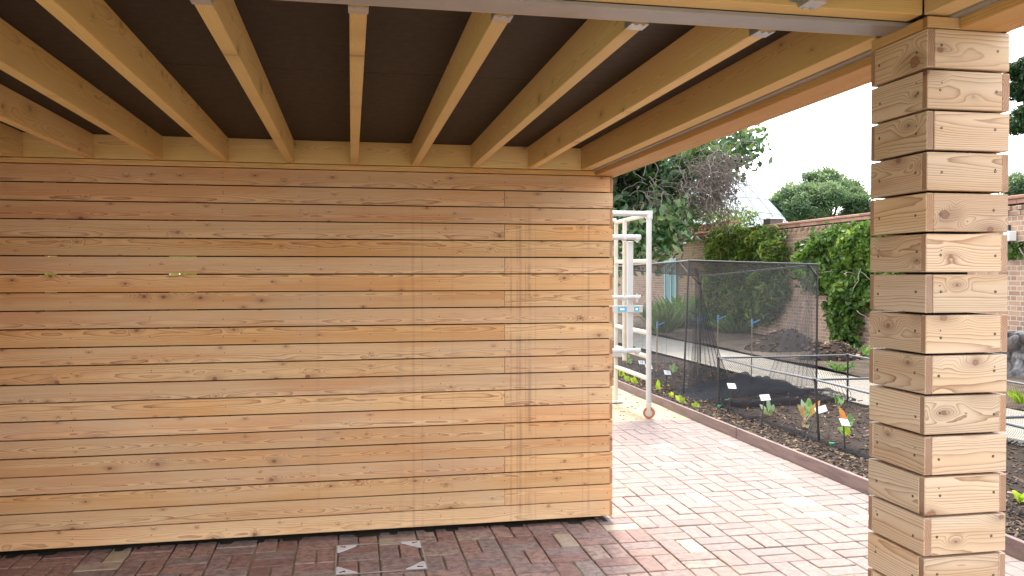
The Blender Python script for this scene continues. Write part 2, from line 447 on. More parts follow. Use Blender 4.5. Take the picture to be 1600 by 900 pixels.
e.build('fascia', M['trim'], shelter)
e = MB(); e.box(((XL + 1.57) / 2, D + .262, H + .75), (1.57 - XL) / 2, .0105, .12, .002, grain=(0, 2, 1)); e.build('fascia', M['trim'], shelter)  # unseen back fascia, added to stop light leaking in over the wall

# joists with their hangers
def joist_mesh(y0, y1):
    j = MB(); j.box((0, (y0 + y1) / 2, (JT + JB) / 2), .0223, (y1 - y0) / 2, (JT - JB) / 2, .0022, grain=(1, 2, 0)); return j
def hanger_mesh(y, s):
    h = MB(); y2 = y + s * .055; ym = (y + y2) / 2
    h.box((0, ym, JB - .0012), .0245, .027, .0011, .0004)
    for q in (-1, 1):
        h.box((q * .0246, ym, JB + .045), .0009, .027, .045, .0003)
        h.box((q * .036, y + s * .0008, JB + .05), .0115, .0009, .04, .0003)
        h.box((q * .010, y + s * .004, JB - .0036), .004, .0035, .0022, .0006)
    return h
xs_j = (-2.575, -2.205, -1.838, -1.467, -1.094, -.729, -.356, .0205, .3885, .756, 1.120)
for bay, (a, b, hy, hs) in enumerate(((YF1 + .001, D - .0105, YF1 + .0012, 1), (YB0, YN0 - .001, YN0 - .0012, -1))):
    for x in xs_j:
        j = joist_mesh(a + .001, b); jo = j.build('joist', M['joist'], None)
        jo.parent = shelter; jo.location = Vector((x, 0, 0)) - Vector(shelter.location)
        br = jo.data.attributes['br']; rr = (rng.random(), rng.random(), rng.random()); br.data.foreach_set('vector', list(rr) * len(br.data))
        h = hanger_mesh(hy, hs).build('joist_hanger', M['galv'], None); h.parent = jo
rb = MB(); rb.box(((XL + 1.66) / 2, YB0 - .024, (JB + BT) / 2), (1.66 - XL) / 2, .0225, (BT - JB) / 2, .002, grain=(0, 2, 1)); rb.build('rim_beam', M['joist'], shelter)
# ceiling boards and roof
ce = MB()
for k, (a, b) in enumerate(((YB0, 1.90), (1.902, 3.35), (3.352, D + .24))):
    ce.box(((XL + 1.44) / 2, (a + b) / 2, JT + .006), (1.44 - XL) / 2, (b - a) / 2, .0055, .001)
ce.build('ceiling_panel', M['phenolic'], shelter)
rf = MB(); rf.box(((XL + 1.70) / 2 - .05, (YB0 + D + .3) / 2, BT + .03), (1.70 - XL) / 2 + .02, (D + .36 - YB0) / 2, .02, .003)
rf.build('roof', M['roofing'], shelter)

# ------------------------------------------------------------------ ground
def paver_material():
    n = NT('clay_pavers')
    r1, r2, r3 = n.sep(n.attr('br').outputs['Vector']); p = n.pos(); X, Y, Z = n.sep(p)
    base = n.ramp(r1, [(0, (.27, .155, .132)), (.22, (.345, .205, .172)), (.45, (.39, .248, .205)), (.62, (.32, .220, .195)), (.80, (.275, .213, .202)), (1, (.41, .305, .24))])
    a = n.noise(n.vec(n.add(X, n.mul(r2, 9.)), Y, r3), 26., 5., .62); b = n.noise(p, 190., 3.); c = n.noise(p, 5., 3.)
    col = n.mix(n.mul(n.sstep(a, .38, .68), .75), base, (.125, .078, .070))
    col = n.mix(n.mul(n.sstep(b, .5, .75), .35), col, (.36, .25, .20))
    # brushed-in sand lying on the bricks
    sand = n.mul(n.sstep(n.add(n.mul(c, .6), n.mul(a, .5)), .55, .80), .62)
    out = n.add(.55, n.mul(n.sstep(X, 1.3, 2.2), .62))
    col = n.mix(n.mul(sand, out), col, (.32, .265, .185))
    dust_and_sun_dim = n.mul(n.sstep(X, 1.2, 2.3), n.add(.62, n.mul(n.sub(a, .5), 1.1)))  # outdoor dust, also darkening sunlit pavers to even them with the shaded floor
    col = n.mix(dust_and_sun_dim, col, (.205, .172, .152))
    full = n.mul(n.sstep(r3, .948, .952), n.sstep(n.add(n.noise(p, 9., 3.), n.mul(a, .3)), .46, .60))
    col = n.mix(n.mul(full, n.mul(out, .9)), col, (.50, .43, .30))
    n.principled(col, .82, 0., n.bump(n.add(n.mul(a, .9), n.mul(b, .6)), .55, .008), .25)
    return n.mat
def sand_material(name, c1, c2, c3):
    n = NT(name); p = n.pos()
    a = n.noise(p, 2.5, 6., .6); b = n.noise(p, 45., 4., .7); c = n.noise(p, 260., 2.)
    col = n.mix(n.sstep(a, .35, .68), c1, c2); col = n.mix(n.mul(n.sstep(b, .5, .72), .6), col, c3)
    col = n.mix(n.mul(c, .2), col, tuple(x * .5 for x in c1))
    n.principled(col, .92, 0., n.bump(n.add(b, n.mul(c, .4)), .6, .02), .15); return n.mat
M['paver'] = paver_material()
M['joint'] = sand_material('jointing_sand', (.22, .175, .115), (.31, .255, .175), (.14, .105, .07))
M['sand'] = sand_material('bedding_sand', (.38, .30, .185), (.46, .385, .26), (.27, .20, .12))
M['soil'] = sand_material('dark_soil', (.026, .018, .014), (.042, .030, .023), (.066, .047, .034))
M['border'] = sand_material('border_earth', (.085, .062, .045), (.16, .125, .09), (.23, .18, .13))
M['concrete'] = sand_material('pale_path', (.33, .30, .25), (.38, .345, .295), (.27, .24, .195))
M['turf'] = sand_material('lawn', (.07, .11, .03), (.10, .14, .04), (.05, .08, .025))

def sheet(name, x0, x1, y0, y1, z, mat, nx=2, ny=2, f=None, kind='structure', label=None):
    xs = np.linspace(x0, x1, nx); ys = np.linspace(y0, y1, ny)
    v = [(x, y, z + (f(x, y) if f else 0)) for y in ys for x in xs]
    fc = [(j * nx + i, j * nx + i + 1, (j + 1) * nx + i + 1, (j + 1) * nx + i) for j in range(ny - 1) for i in range(nx - 1)]
    me = bpy.data.meshes.new(name); me.from_pydata(v, [], fc); me.materials.append(mat)
    me.polygons.foreach_set('use_smooth', [True] * len(fc))
    o = bpy.data.objects.new(name, me); COL.objects.link(o); return tag(o, label, kind=kind)

def lumps(seed, amp, fs):
    r = np.random.default_rng(seed); k = [(r.uniform(-1, 1, 2) * f, r.uniform(0, 6.28), a) for f in fs for a in [1. / f ** .7] * 7]
    tot = sum(a for _, _, a in k)
    return lambda x, y: amp * 2.2 * sum(a * math.sin(q[0] * x + q[1] * y + ph) for q, ph, a in k) / tot * 2
sheet('bounce_ground', -9, 3.69, -30, -1.62, -.004, M['concrete'])  # unseen pale ground behind the camera, added to reflect light into the shelter
sheet('ground', -400, 400, -400, 400, -.10, M['turf'])
sheet('paving_bed', -4.2, 3.695, -6.0, 8.60, -.0080, M['joint'], 160, 290, lumps(5, .0030, (6, 14, 30)))
PXQ, PYQ, X0, Y0 = .2355, .2435, 1.800, 4.935
pv = MB()
ROWS_Y = range(-27, 15); COLS_X = range(-25, 9)
Rz = lambda a: Matrix.Rotation(a, 3, 'Z')
for iy in ROWS_Y:
    for ix in COLS_X:
        cx, cy = X0 + (ix + .5) * PXQ, Y0 + (iy + .5) * PYQ
        if cx + PXQ / 2 > 3.70 or cx < -4.1: continue
        if cx < -3 and cy > 5.4: continue
        for s_ in (-1, 1):
            if (ix + iy) % 2 == 0: c, hx, hy = (cx + s_ * PXQ / 4, cy), PXQ / 4 - .0042, PYQ / 2 - .0042
            else: c, hx, hy = (cx, cy + s_ * PYQ / 4), PXQ / 2 - .0042, PYQ / 4 - .0042
            if D + .09 < c[1] + hy and c[1] - hy < D + .23 and c[1] - hy > D - .03 and c[0] < WX - .1: continue
            rot = Matrix.Rotation(rng.gauss(0, .007), 3, 'Z') @ Matrix.Rotation(rng.gauss(0, .006), 3, 'X') @ Matrix.Rotation(rng.gauss(0, .006), 3, 'Y')
            pv.box((c[0] + rng.gauss(0, .0012), c[1] + rng.gauss(0, .0012), -.019 + rng.gauss(0, .0011)), hx + rng.uniform(-.0018, .001), hy + rng.uniform(-.0018, .001), .019, .0042, rot=rot)
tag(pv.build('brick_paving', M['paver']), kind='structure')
# loose grit and dust swept against the foot of the wall
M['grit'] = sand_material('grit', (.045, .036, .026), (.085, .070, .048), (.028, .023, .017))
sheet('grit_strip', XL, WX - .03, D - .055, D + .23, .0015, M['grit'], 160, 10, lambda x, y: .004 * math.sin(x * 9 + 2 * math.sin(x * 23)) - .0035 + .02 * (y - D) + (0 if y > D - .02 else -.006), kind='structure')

# ---- sand beyond the paving
sheet('sand_ground', -6, 3.698, 8.58, 24, -.006, M['sand'], 110, 160, lumps(3, .006, (1.5, 4, 9, 20)))
crumbs = MB()
for k in range(420):
    x, y = rng.uniform(1.6, 3.66), rng.uniform(8.62, 14)
    s_ = rng.uniform(.006, .02) * (1.4 if rng.random() < .1 else 1)
    crumbs.box((x, y, .004), s_, s_ * rng.uniform(.25, .7), s_ * .3, .002, rot=Matrix.Rotation(rng.uniform(0, 3.14), 3, 'Z') @ Matrix.Rotation(rng.uniform(-.4, .4), 3, 'X'))
M['chips'] = None
n = NT('bark_chips'); r1, r2, r3 = n.sep(n.attr('br').outputs['Vector'])
n.principled(n.ramp(r1, [(0, (.028, .019, .014)), (.45, (.058, .037, .025)), (.78, (.105, .066, .040)), (.94, (.20, .135, .08)), (1, (.36, .27, .17))]), .8, 0., None, .25); M['chips'] = n.mat
n = NT('pale_crumbs'); r1, r2, r3 = n.sep(n.attr('br').outputs['Vector'])
n.principled(n.ramp(r1, [(0, (.22, .15, .09)), (.5, (.42, .32, .2)), (1, (.62, .54, .4))]), .9); M['crumbs'] = n.mat
tag(crumbs.build('sand_gravel', M['crumbs']), kind='stuff')

# ---- planting bed, path, border
BZ = .075
bf = lumps(21, .018, (2, 5, 11, 24))
sheet('bed_soil', 3.735, 5.93, -2.0, 17.5, BZ, M['soil'], 70, 420, lambda x, y: bf(x, y) - (.05 * max(0, (x - 5.7) / .23) if x > 5.7 else 0) + .012)
sheet('path', 5.90, 7.42, -6, 40, .068, M['concrete'], 20, 200, lumps(9, .004, (1, 3)))
gf = lumps(33, .03, (1, 3, 8, 18))
sheet('border_soil', 7.40, 9.82, -6, 40, .085, M['border'], 50, 420, lambda x, y: gf(x, y) + .05 * (x - 7.4) / 2.4)
ch = MB()
def chip(x, y, z, s_):
    ch.box((x, y, z), s_, s_ * rng.uniform(.25, .6), s_ * .22, .002, rot=Matrix.Rotation(rng.uniform(0, 3.14), 3, 'Z') @ Matrix.Rotation(rng.gauss(0, .5), 3, 'X') @ Matrix.Rotation(rng.gauss(0, .35), 3, 'Y'))
for k in range(9500):
    y = 3.2 + 10.5 * rng.random() ** 1.5; x = rng.uniform(3.75, 5.88)
    if rng.random() < .35: x = rng.uniform(3.75, 4.15)
    chip(x, y, BZ + .016 + bf(x, y), rng.uniform(.008, .024))
tag(ch.build('bark_mulch', M['chips']), kind='stuff')
# steel edging between paving and bed
n = NT('weathered_edging'); p = n.pos(); X, Y, Z = n.sep(p)
a = n.noise(n.vec(n.mul(X, 3.), n.mul(Y, 3.), n.mul(Z, 26.)), 1., 5., .6); b = n.noise(p, 60., 3.)
c = n.mix(n.sstep(a, .35, .7), (.185, .118, .098), (.115, .075, .066)); c = n.mix(n.mul(n.sstep(b, .55, .75), .3), c, (.33, .24, .19))
n.principled(c, .62, .0, n.bump(b, .1, .003), .4); M['edging'] = n.mat
ed = tag(empty('garden_edging', (3.715, 6, 0)), 'long low brown metal edging between the brick paving and the planting bed', 'garden edging', kind='thing')
for y0, y1 in ((-2, 2.99), (3.0, 7.49), (7.5, 11.99), (12.0, 17.5)):
    e = MB(); e.box((3.7165, (y0 + y1) / 2, .035), .0165, (y1 - y0) / 2 - .0008, .063, .003); e.build('edging_board', M['edging'], ed)
bolts = []
for yy, zz in ((6.62, .055), (6.56, .05), (6.36, .035), (6.34, .062), (4.15, .05), (8.9, .05)):
    bolts.append((yy, zz))
M['rust'] = plain('rusty_bolt', (.30, .10, .03), .7)
for yy, zz in bolts:
    e = MB(); e.disc((3.6992, yy, zz), (1, 0, 0), .006, 10, 0, .0016); e.build('bolt', M['rust'], ed)

# ---- recessed manhole cover in the paving
mh = tag(empty('manhole_cover', (.155, 4.72, 0)), 'square recessed inspection cover in the paving with silver corner plates and brick infill', 'manhole cover', kind='thing')
M['silver'] = plain('bright_galvanised', (.70, .73, .80), .38, .25, var=.1, scale=30., dirt=(.3, .27, .22), dirtamt=.35)
x0, x1, y0, y1 = -.091, .402, 4.474, 4.955; zz = .0050
fm = MB()
for s_ in (x0, x1): fm.box((s_, (y0 + y1) / 2, zz), .0042, (y1 - y0) / 2 + .0042, .0015, .0004)
for s_ in (y0, y1): fm.box(((x0 + x1) / 2, s_, zz), (x1 - x0) / 2 - .005, .0042, .0015, .0004)
M['dull_zinc'] = plain('dull_dusty_zinc', (.36, .34, .30), .6, .2, dirt=(.22, .17, .12), dirtamt=.7)
fm.build('cover_frame', M['dull_zinc'], mh)
for cx, sx in ((x0, 1), (x1, -1)):
    for cy, sy in ((y0, 1), (y1, -1)):
        q = MB(); a = .0048
        poly = [(cx + sx * a, cy + sy * a), (cx + sx * .115, cy + sy * a), (cx + sx * .115, cy + sy * .018), (cx + sx * .018, cy + sy * .115), (cx + sx * a, cy + sy * .115)]
        if sx * sy < 0: poly = poly[::-1]
        q.prism(poly, .0008, .0068)
        c = q.build('corner_plate', M['silver'], mh)
        q = MB(); q.box((cx + sx * .036, cy + sy * .034, .0072), .0165, .0045, .0006, .0002, rot=Matrix.Rotation(.5 * sx * sy, 3, 'Z')); q.box((cx + sx * .047, cy + sy * .038, .0073), .006, .0075, .0006, .0002)
        so = q.build('key_slot', M['matt_black'], None); so.parent = c; so.location = -Vector(mh.location) * 0
        so.data.transform(Matrix.Translation(-Vector(mh.location)))

# ------------------------------------------------------------------ garden wall
def brickwall_material():
    n = NT('old_brick'); p = n.obj(); X, Y, Z = n.sep(n.pos())
    v = n.vec(n.add(n.add(Y, X), 0.), Z, 0.)
    bt = n.n('ShaderNodeTexBrick'); n.put(bt.inputs['Vector'], v)
    bt.offset = .5; bt.squash = .52; bt.squash_frequency = 2
    for k, q in (('Scale', 1.), ('Brick Width', .222), ('Row Height', .075), ('Mortar Size', .0075), ('Mortar Smooth', .25), ('Bias', 0.)): bt.inputs[k].default_value = q
    bt.inputs['Color1'].default_value = (0, 0, 0, 1); bt.inputs['Color2'].default_value = (1, 1, 1, 1); bt.inputs['Mortar'].default_value = (.5, .5, .5, 1)
    a = n.noise(v, 3., 4.); b = n.noise(v, 60., 4., .65); cc = n.noise(v, .7, 3.)
    rc = n.add(n.mul(bt.outputs['Color'], .75), n.mul(n.sub(a, .5), .9))
    br = n.ramp(rc, [(0, (.22, .135, .105)), (.28, (.34, .205, .14)), (.5, (.41, .255, .165)), (.72, (.31, .185, .135)), (.9, (.45, .30, .20)), (1, (.19, .13, .11))])
    br = n.mix(n.mul(n.sstep(b, .45, .75), .4), br, (.40, .27, .19))
    col = n.mix(bt.outputs['Fac'], br, (.48, .42, .345))
    col = n.mix(n.mul(n.sstep(cc, .52, .75), .35), col, (.16, .12, .10))
    nm = n.bump(n.add(n.mul(n.sub(1., bt.outputs['Fac']), 1.), n.mul(b, .3)), .6, .012)
    n.principled(col, .85, 0., nm, .2); return n.mat
M['brick'] = brickwall_material()
n = NT('pink_coping'); X, Y, Z = n.sep(n.pos()); br_ = n.attr('br').outputs['Vector']; r1, r2, r3 = n.sep(br_)
a = n.noise(n.pos(), 14., 5., .6)
c = n.ramp(r1, [(0, (.30, .155, .115)), (.5, (.40, .22, .165)), (1, (.46, .27, .20))]); c = n.mix(n.mul(n.sstep(a, .5, .72), .5), c, (.22, .15, .12))
n.principled(c, .8, 0., n.bump(a, .3, .01), .2); M['coping'] = n.mat
M['pier'] = plain('dark_stock_brick', (.10, .085, .075), .85, var=.4, scale=12.)
BX = 9.80; WT = H + 1.02
gw = tag(empty('garden_wall', (BX, 16, 0)), 'tall old brick garden wall with pink coping, behind the planting bed and pale path', 'brick wall', kind='thing')
b = MB(); b.box((BX + .17, 14, WT / 2 - .2), .17, 31, WT / 2 + .2, .004); b.build('wall_body', M['brick'], gw)
b = MB()
y = -17.
while y < 45:
    L = .45
    b.box((BX + .17, y + L / 2, WT + .125), .235, L / 2 - .003, .027, .010); y += L
y = -17.
while y < 45:
    L = .225
    b.box((BX + .17, y + L / 2, WT + .062), .20, L / 2 - .003, .034, .004); y += L
b.build('coping', M['coping'], gw)
b = MB()
y = 5.
while y < 45:
    b.box((BX - .022, y, WT - .034), .022, .052, .032, .004); b.box((BX - .008, y + .1, WT - .114), .010, .108, .033, .004); y += .225
b.build('dentil_course', M['brick'], gw)
b = MB(); b.box((BX + .2, 18.35, WT + .22), .17, .17, .07, .006); b.build('pier_block', M['pier'], gw)
M['white_paint'] = plain('white_cap', (.70, .70, .69), .6)
b = MB(); b.box((BX + .2, 18.35, WT + .303), .20, .20, .013, .004); b.build('pier_cap', M['white_paint'], gw)
M['turquoise'] = plain('pale_turquoise_paint', (.30, .52, .56), .45, var=.08)
M['turquoise_dark'] = plain('turquoise_boards', (.17, .33, .37), .5, var=.08)
dr = MB(); yd0, yd1 = at_x(1057, 430, BX).y, at_x(1042, 430, BX).y; dz0, dz1 = .12, H + .38
ym = (yd0 + yd1) / 2; hw = (yd1 - yd0) / 2
for k in range(5): dr.box((BX - .02, yd0 + hw * 2 * (k + .5) / 5, (dz0 + dz1) / 2), .018, hw / 5 - .006, (dz1 - dz0) / 2, .004)
do = dr.build('door', M['turquoise_dark'], gw)
fr_ = MB()
for s_ in (-1, 1): fr_.box((BX - .03, ym + s_ * (hw + .05), (dz0 + dz1) / 2 + .03), .03, .05, (dz1 - dz0) / 2 + .06, .005)
fr_.box((BX - .03, ym, dz1 + .05), .03, hw - .002, .045, .005); fr_.box((BX - .05, ym - hw * .15, (dz0 + dz1) / 2), .012, .04, (dz1 - dz0) / 2, .003)
fo = fr_.build('door_frame', M['turquoise'], None); fo.parent = do; fo.data.transform(Matrix.Translation(-Vector(gw.location)))

# ------------------------------------------------------------------ scaffold tower
M['alu'] = plain('white_aluminium', (.44, .44, .435), .38, .25, var=.08, scale=8., bump=.03, dirt=(.45, .38, .29), dirtamt=.4)
M['cream_tube'] = plain('worn_cream_tube', (.50, .45, .37), .5, .0, var=.12, scale=10., dirt=(.38, .29, .2), dirtamt=.5)
M['tyre'] = plain('red_castor_tyre', (.34, .105, .065), .6, var=.15)
M['fork'] = plain('zinc_castor_fork', (.47, .45, .38), .45, .4)
M['sticker'] = plain('blue_sticker', (.05, .33, .46), .45)
sc = tag(empty('scaffold_tower', (3.0, 9.2, 0)), 'white aluminium scaffold tower frame on a red castor standing on sand past the board wall', 'scaffold tower', kind='thing')
def bar(name, pts, r, mat, parent=sc, n=12):
    b = MB(); b.tube(pts, r, n); return b.build(name, mat, parent, smooth=False)
LX, LY, BY = 3.245, 8.70, 9.86
bar('standard', [(LX, LY, .13), (LX, LY, H + .62)], .030, M['alu'])
bar('standard', [(LX, BY, .03), (LX, BY, H + .62)], .026, M['cream_tube'])
bar('standard', [(1.35, LY, .13), (1.35, LY, H + .62)], .030, M['alu'])
bar('standard', [(1.35, BY, .03), (1.35, BY, H + .62)], .026, M['cream_tube'])
for y in (LY, BY): bar('ledger_tube', [(1.35, y, H + .665), (LX, y, H + .665)], .030 if y == LY else .024, M['alu'])
bar('top_rung', [(LX, LY + .02, H + .655), (LX, BY, H + .640)], .025, M['cream_tube'])
for x in (LX, 1.35):
    for z in (H + .655,):
        b = MB(); b.tube([(x, LY, z - .045), (x, LY, z + .045)], .040, 14); b.build('corner_joint', M['alu'], sc)
for z in (H + .14, H - .66, H - .925, H - 1.17): bar('rung', [(LX, LY, z), (LX, BY, z + .01)], .026, M['cream_tube'])
for z, y, r in ((H + .40, 8.82, .030), (H - .27, 8.82, .022), (H - .87, 8.82, .028)):
    t_ = bar('horizontal_brace', [(1.35, y, z), (3.19, y, z + .01)], r, M['alu'])
    for x in (3.0, 3.15, 1.6):
        b = MB(); b.tube([(x - .022, y, z), (x + .022, y, z)], r + .006, 12); b.box((x, y - .005, z - .034), .010, .014, .016, .004); b.box((x, y - .005, z + .034), .012, .010, .010, .003)
        c = b.build('clamp', M['alu'], None); c.parent = t_; c.data.transform(Matrix.Translation(-Vector(sc.location)))
# upright ladder stile and toe ledger with its sticker
bar('inner_tube', [(3.065, 9.0, .62), (3.065, 9.0, H + .615)], .024, M['cream_tube'])
b = MB(); b.box((3.105, 8.93, H - .255), .034, .022, .625, .006); b.build('ladder_stile', M['alu'], sc)
b = MB(); b.box((2.30, 8.86, H - .395), .93, .014, .040, .004); tb = b.build('toe_ledger', M['alu'], sc)
for x in (2.985, 3.155):
    b = MB(); b.box((x, 8.844, H - .397), .052 if x < 3.1 else .030, .0012, .027, .0003); b.box((x, 8.8422, H - .397), .026 if x < 3.1 else .014, .0006, .011, .0002, mat=1)
    c = b.build('sticker', [M['sticker'], M['white_paint']], None); c.parent = tb; c.data.transform(Matrix.Translation(-Vector(sc.location)))
# adjustable foot seen beside the wall
b = MB(); b.box((3.225, BY - .05, H - .985), .09, .05, .045, .008); b.build('leg_collar', M['alu'], sc)
b = MB(); b.box((LX, BY, .012), .07, .07, .006, .002); b.build('base_plate', M['fork'], sc)
# castors
for x, nm in ((LX, 'castor'), (1.35, 'castor')):
    ca = empty(nm, (0, 0, 0)); ca.parent = sc
    cy = LY - .015
    b = MB(); b.tube([(x - .02, cy, .066), (x + .02, cy, .066)], .066, 24); b.tube([(x - .021, cy, .066), (x + .021, cy, .066)], .040, 18, 1)
    ty = b.build('tyre', [M['tyre'], M['fork']], None)
    k = MB(); k.box((x - .028, cy, .105), .004, .022, .058, .003); k.box((x + .028, cy, .105), .004, .022, .058, .003); k.box((x, cy, .160), .034, .03, .008, .003); k.tube([(x - .034, cy, .066), (x + .034, cy, .066)], .010, 10)
    fk = k.build('fork', M['fork'], None)
    for o_ in (ty, fk): o_.parent = ca; o_.data.transform(Matrix.Translation(-Vector(sc.location)))
    if x == LX:                                  # the wheel is swivelled to lie across the picture
        for o_ in (ty, fk): o_.data.transform(Matrix.Translation(Vector((x, cy, 0)) - Vector(sc.location)) @ Matrix.Rotation(R(62), 4, 'Z') @ Matrix.Translation(-(Vector((x, cy, 0)) - Vector(sc.location))))

# ------------------------------------------------------------------ netted fruit cage
def net_mat(name, alpha, col=(.018, .018, .02), var=.1):
    n = NT(name); p = n.pos()
    a = n.add(alpha, n.mul(n.sub(n.noise(p, 2.2, 3.), .5), var * 2))
    d = n.n('ShaderNodeBsdfDiffuse'); d.inputs[0].default_value = (*col, 1)
    t = n.n('ShaderNodeBsdfTransparent'); mx = n.n('ShaderNodeMixShader')
    n.put(mx.inputs[0], a); n.t.links.new(t.outputs[0], mx.inputs[1]); n.t.links.new(d.outputs[0], mx.inputs[2])
    n.t.links.new(mx.outputs[0], n.out.inputs[0]); return n.mat
M['net'] = net_mat('fine_black_net', .18, (.13, .13, .135)); M['net_thick'] = net_mat('bunched_black_net', .45, (.045, .045, .05), .16)
M['net_heap'] = net_mat('heaped_black_net', .68, (.05, .052, .056), .2)
M['net_top'] = net_mat('top_net', .70, (.10, .10, .105), .05)
def hexnet():
    n = NT('mesh_net'); u, v, _ = n.sep(n.attr('gc').outputs['Vector'])
    s_ = .021
    a = n.div(n.add(u, n.mul(v, .6)), s_); b = n.div(n.sub(u, n.mul(v, .6)), s_)
    la = n.m('ABSOLUTE', n.sub(n.m('FRACT', a), .5)); lb = n.m('ABSOLUTE', n.sub(n.m('FRACT', b), .5))
    k = n.m('MAXIMUM', n.sstep(la, .37, .43), n.sstep(lb, .37, .43))
    d = n.n('ShaderNodeBsdfDiffuse'); d.inputs[0].default_value = (.022, .022, .024, 1)
    t = n.n('ShaderNodeBsdfTransparent'); mx = n.n('ShaderNodeMixShader')
    n.put(mx.inputs[0], n.mul(k, .85)); n.t.links.new(t.outputs[0], mx.inputs[1]); n.t.links.new(d.outputs[0], mx.inputs[2])
    n.t.links.new(mx.outputs[0], n.out.inputs[0]); return n.mat
M['mesh'] = hexnet()
M['pole'] = plain('black_cage_pole', (.016, .016, .018), .4, .0, bump=0)
def grid(fn, nu, nv, name, mat, parent, gcf=None, smooth=True):
    b = MB(); pts = [fn(i / (nu - 1), j / (nv - 1)) for j in range(nv) for i in range(nu)]
    b.v = [tuple(p) for p in pts]
    for j in range(nv - 1):
        for i in range(nu - 1):
            q = (j * nu + i, j * nu + i + 1, (j + 1) * nu + i + 1, (j + 1) * nu + i)
            b.face(q, 0, [gcf(k % nu / (nu - 1), k // nu / (nv - 1)) for k in q] if gcf else None)
    return b.build(name, mat, parent, smooth)
CX0, CX1, CY0, CY1, CT = 4.17, 5.95, 9.76, 13.4, H + .165
cage = tag(empty('fruit_cage', (5.06, 11.5, BZ)), 'tall black net fruit cage on thin black poles standing on the dark planting bed', 'fruit cage', kind='thing')
topz = lambda u, v: CT - .045 * u - v * (.06 + .10 * u)
uu = lambda x: (x - CX0) / (CX1 - CX0); vv = lambda y: (y - CY0) / (CY1 - CY0)
for x in (CX0, CX1):
    for y in (CY0, CY1):
        b = MB(); lean = .075 if (x == CX0 and y == CY0) else .01
        b.tube([(x - lean, y, BZ - .1), (x, y, topz(uu(x), vv(y)))], .013, 8); b.build('pole', M['pole'], cage)
for a, c in (((CX0, CY0), (CX1, CY0)), ((CX0, CY1), (CX1, CY1)), ((CX0, CY0), (CX0, CY1)), ((CX1, CY0), (CX1, CY1))):
    b = MB(); b.tube([(*a, topz(uu(a[0]), vv(a[1]))), (*c, topz(uu(c[0]), vv(c[1])))], .012, 8); b.build('top_rail', M['pole'], cage)
for x, y, dx, dy in ((CX0, CY0, .16, 0), (CX0, CY0, 0, .3), (CX1, CY0, -.14, 0), (CX1, CY0, 0, .2), (CX0, CY1, .16, 0), (CX1, CY1, -.16, 0)):
    b = MB(); tz = topz(uu(x), vv(y)); b.tube([(x + dx, y + dy, tz - .005), (x, y, tz - .16)], .013 if x == CX1 else .009, 8); b.build('corner_brace', M['pole'], cage)
grid(lambda u, v: (CX0 + (CX1 - CX0) * u, CY0 + (CY1 - CY0) * v, topz(u, v) - .05 * math.sin(math.pi * u) * math.sin(math.pi * v)), 14, 20, 'top_net', M['net_top'], cage)
fold = lambda t, z: .018 * math.sin(t * 31 + 1.7 * math.sin(t * 9)) * (.3 + z)
grid(lambda u, v: (CX0 + .012 + fold(u * 3, 1 - v), CY0 + (CY1 - CY0) * u, BZ + .03 + (topz(0, u) - BZ - .03) * v), 60, 8, 'side_net', M['net'], cage)
grid(lambda u, v: (CX1 - .012 + fold(u * 3, 1 - v), CY0 + (CY1 - CY0) * u, BZ + .03 + (topz(1, u) - BZ - .03) * v), 60, 8, 'side_net', M['net'], cage)
grid(lambda u, v: (CX0 + (CX1 - CX0) * u, CY0 + .014 + fold(u * 2.2, 1 - v), BZ + .03 + (topz(u, 0) - BZ - .03) * v), 60, 8, 'front_net', M['net'], cage)
grid(lambda u, v: (CX0 + (CX1 - CX0) * u, CY1 - .014 + fold(u * 2.2, 1 - v), BZ + .03 + (topz(u, 1) - BZ - .03) * v), 50, 8, 'back_net', M['net'], cage)
# gathered net hanging from the front corners
def bundle(x, y, ztop, w0, w1, dx, folds, dd, mat, name='net_bundle', yb=.22, seed=0):
    def f(u, v):
        wd = w0 + (w1 - w0) * (1 - v) ** 1.5
        return (x + dx * (1 - v) + (u - .5) * wd, y - .02 + yb * (1 - v) * .5 + dd * (1.1 - v) * math.sin(u * folds * 6.28 + seed + 1.3 * math.sin(u * 7 + seed)), BZ + .06 + (ztop - BZ - .06) * v)
    grid(f, int(folds * 12), 16, name, mat, cage)
bundle(CX0 + .10, CY0 + .03, CT - .10, .05, .62, .26, 7, .05, M['net_thick'], seed=1)
bundle(CX0 + .06, CY0 + .10, CT - .12, .04, .30, .10, 4, .04, M['net'], seed=2)
bundle(CX1 - .07, CY0 + .03, CT - .06, .05, .42, -.08, 5, .04, M['net'], seed=3)
bundle(CX1 - .16, CY0 + .05, CT - .20, .10, .34, -.35, 4, .04, M['net'], seed=5)
def heap(name, x0, x1, y0, y1, hh, seed, mat):
    q = lumps(seed, .06, (3, 7, 15, 30))
    def f(u, v):
        x, y = x0 + (x1 - x0) * u, y0 + (y1 - y0) * v
        e = max(0, math.sin(math.pi * u)) ** .55 * max(0, math.sin(math.pi * v)) ** .7
        return (x, y, BZ + .012 + e * (hh * (.7 + .4 * math.sin(u * 6 + seed)) + q(x, y) * 1.2 + .085 * abs(math.sin(u * 21 + 4 * math.sin(v * 5 + u * 3))) + .02 * math.sin(u * 60 + v * 22)))
    grid(f, 120, 40, name, mat, cage)
heap('heaped_net', 4.02, 5.70, 9.30, 10.2, .055, 4, M['net_heap'])
heap('heaped_net', 4.75, 6.02, 9.05, 9.75, .13, 8, M['net_thick'])

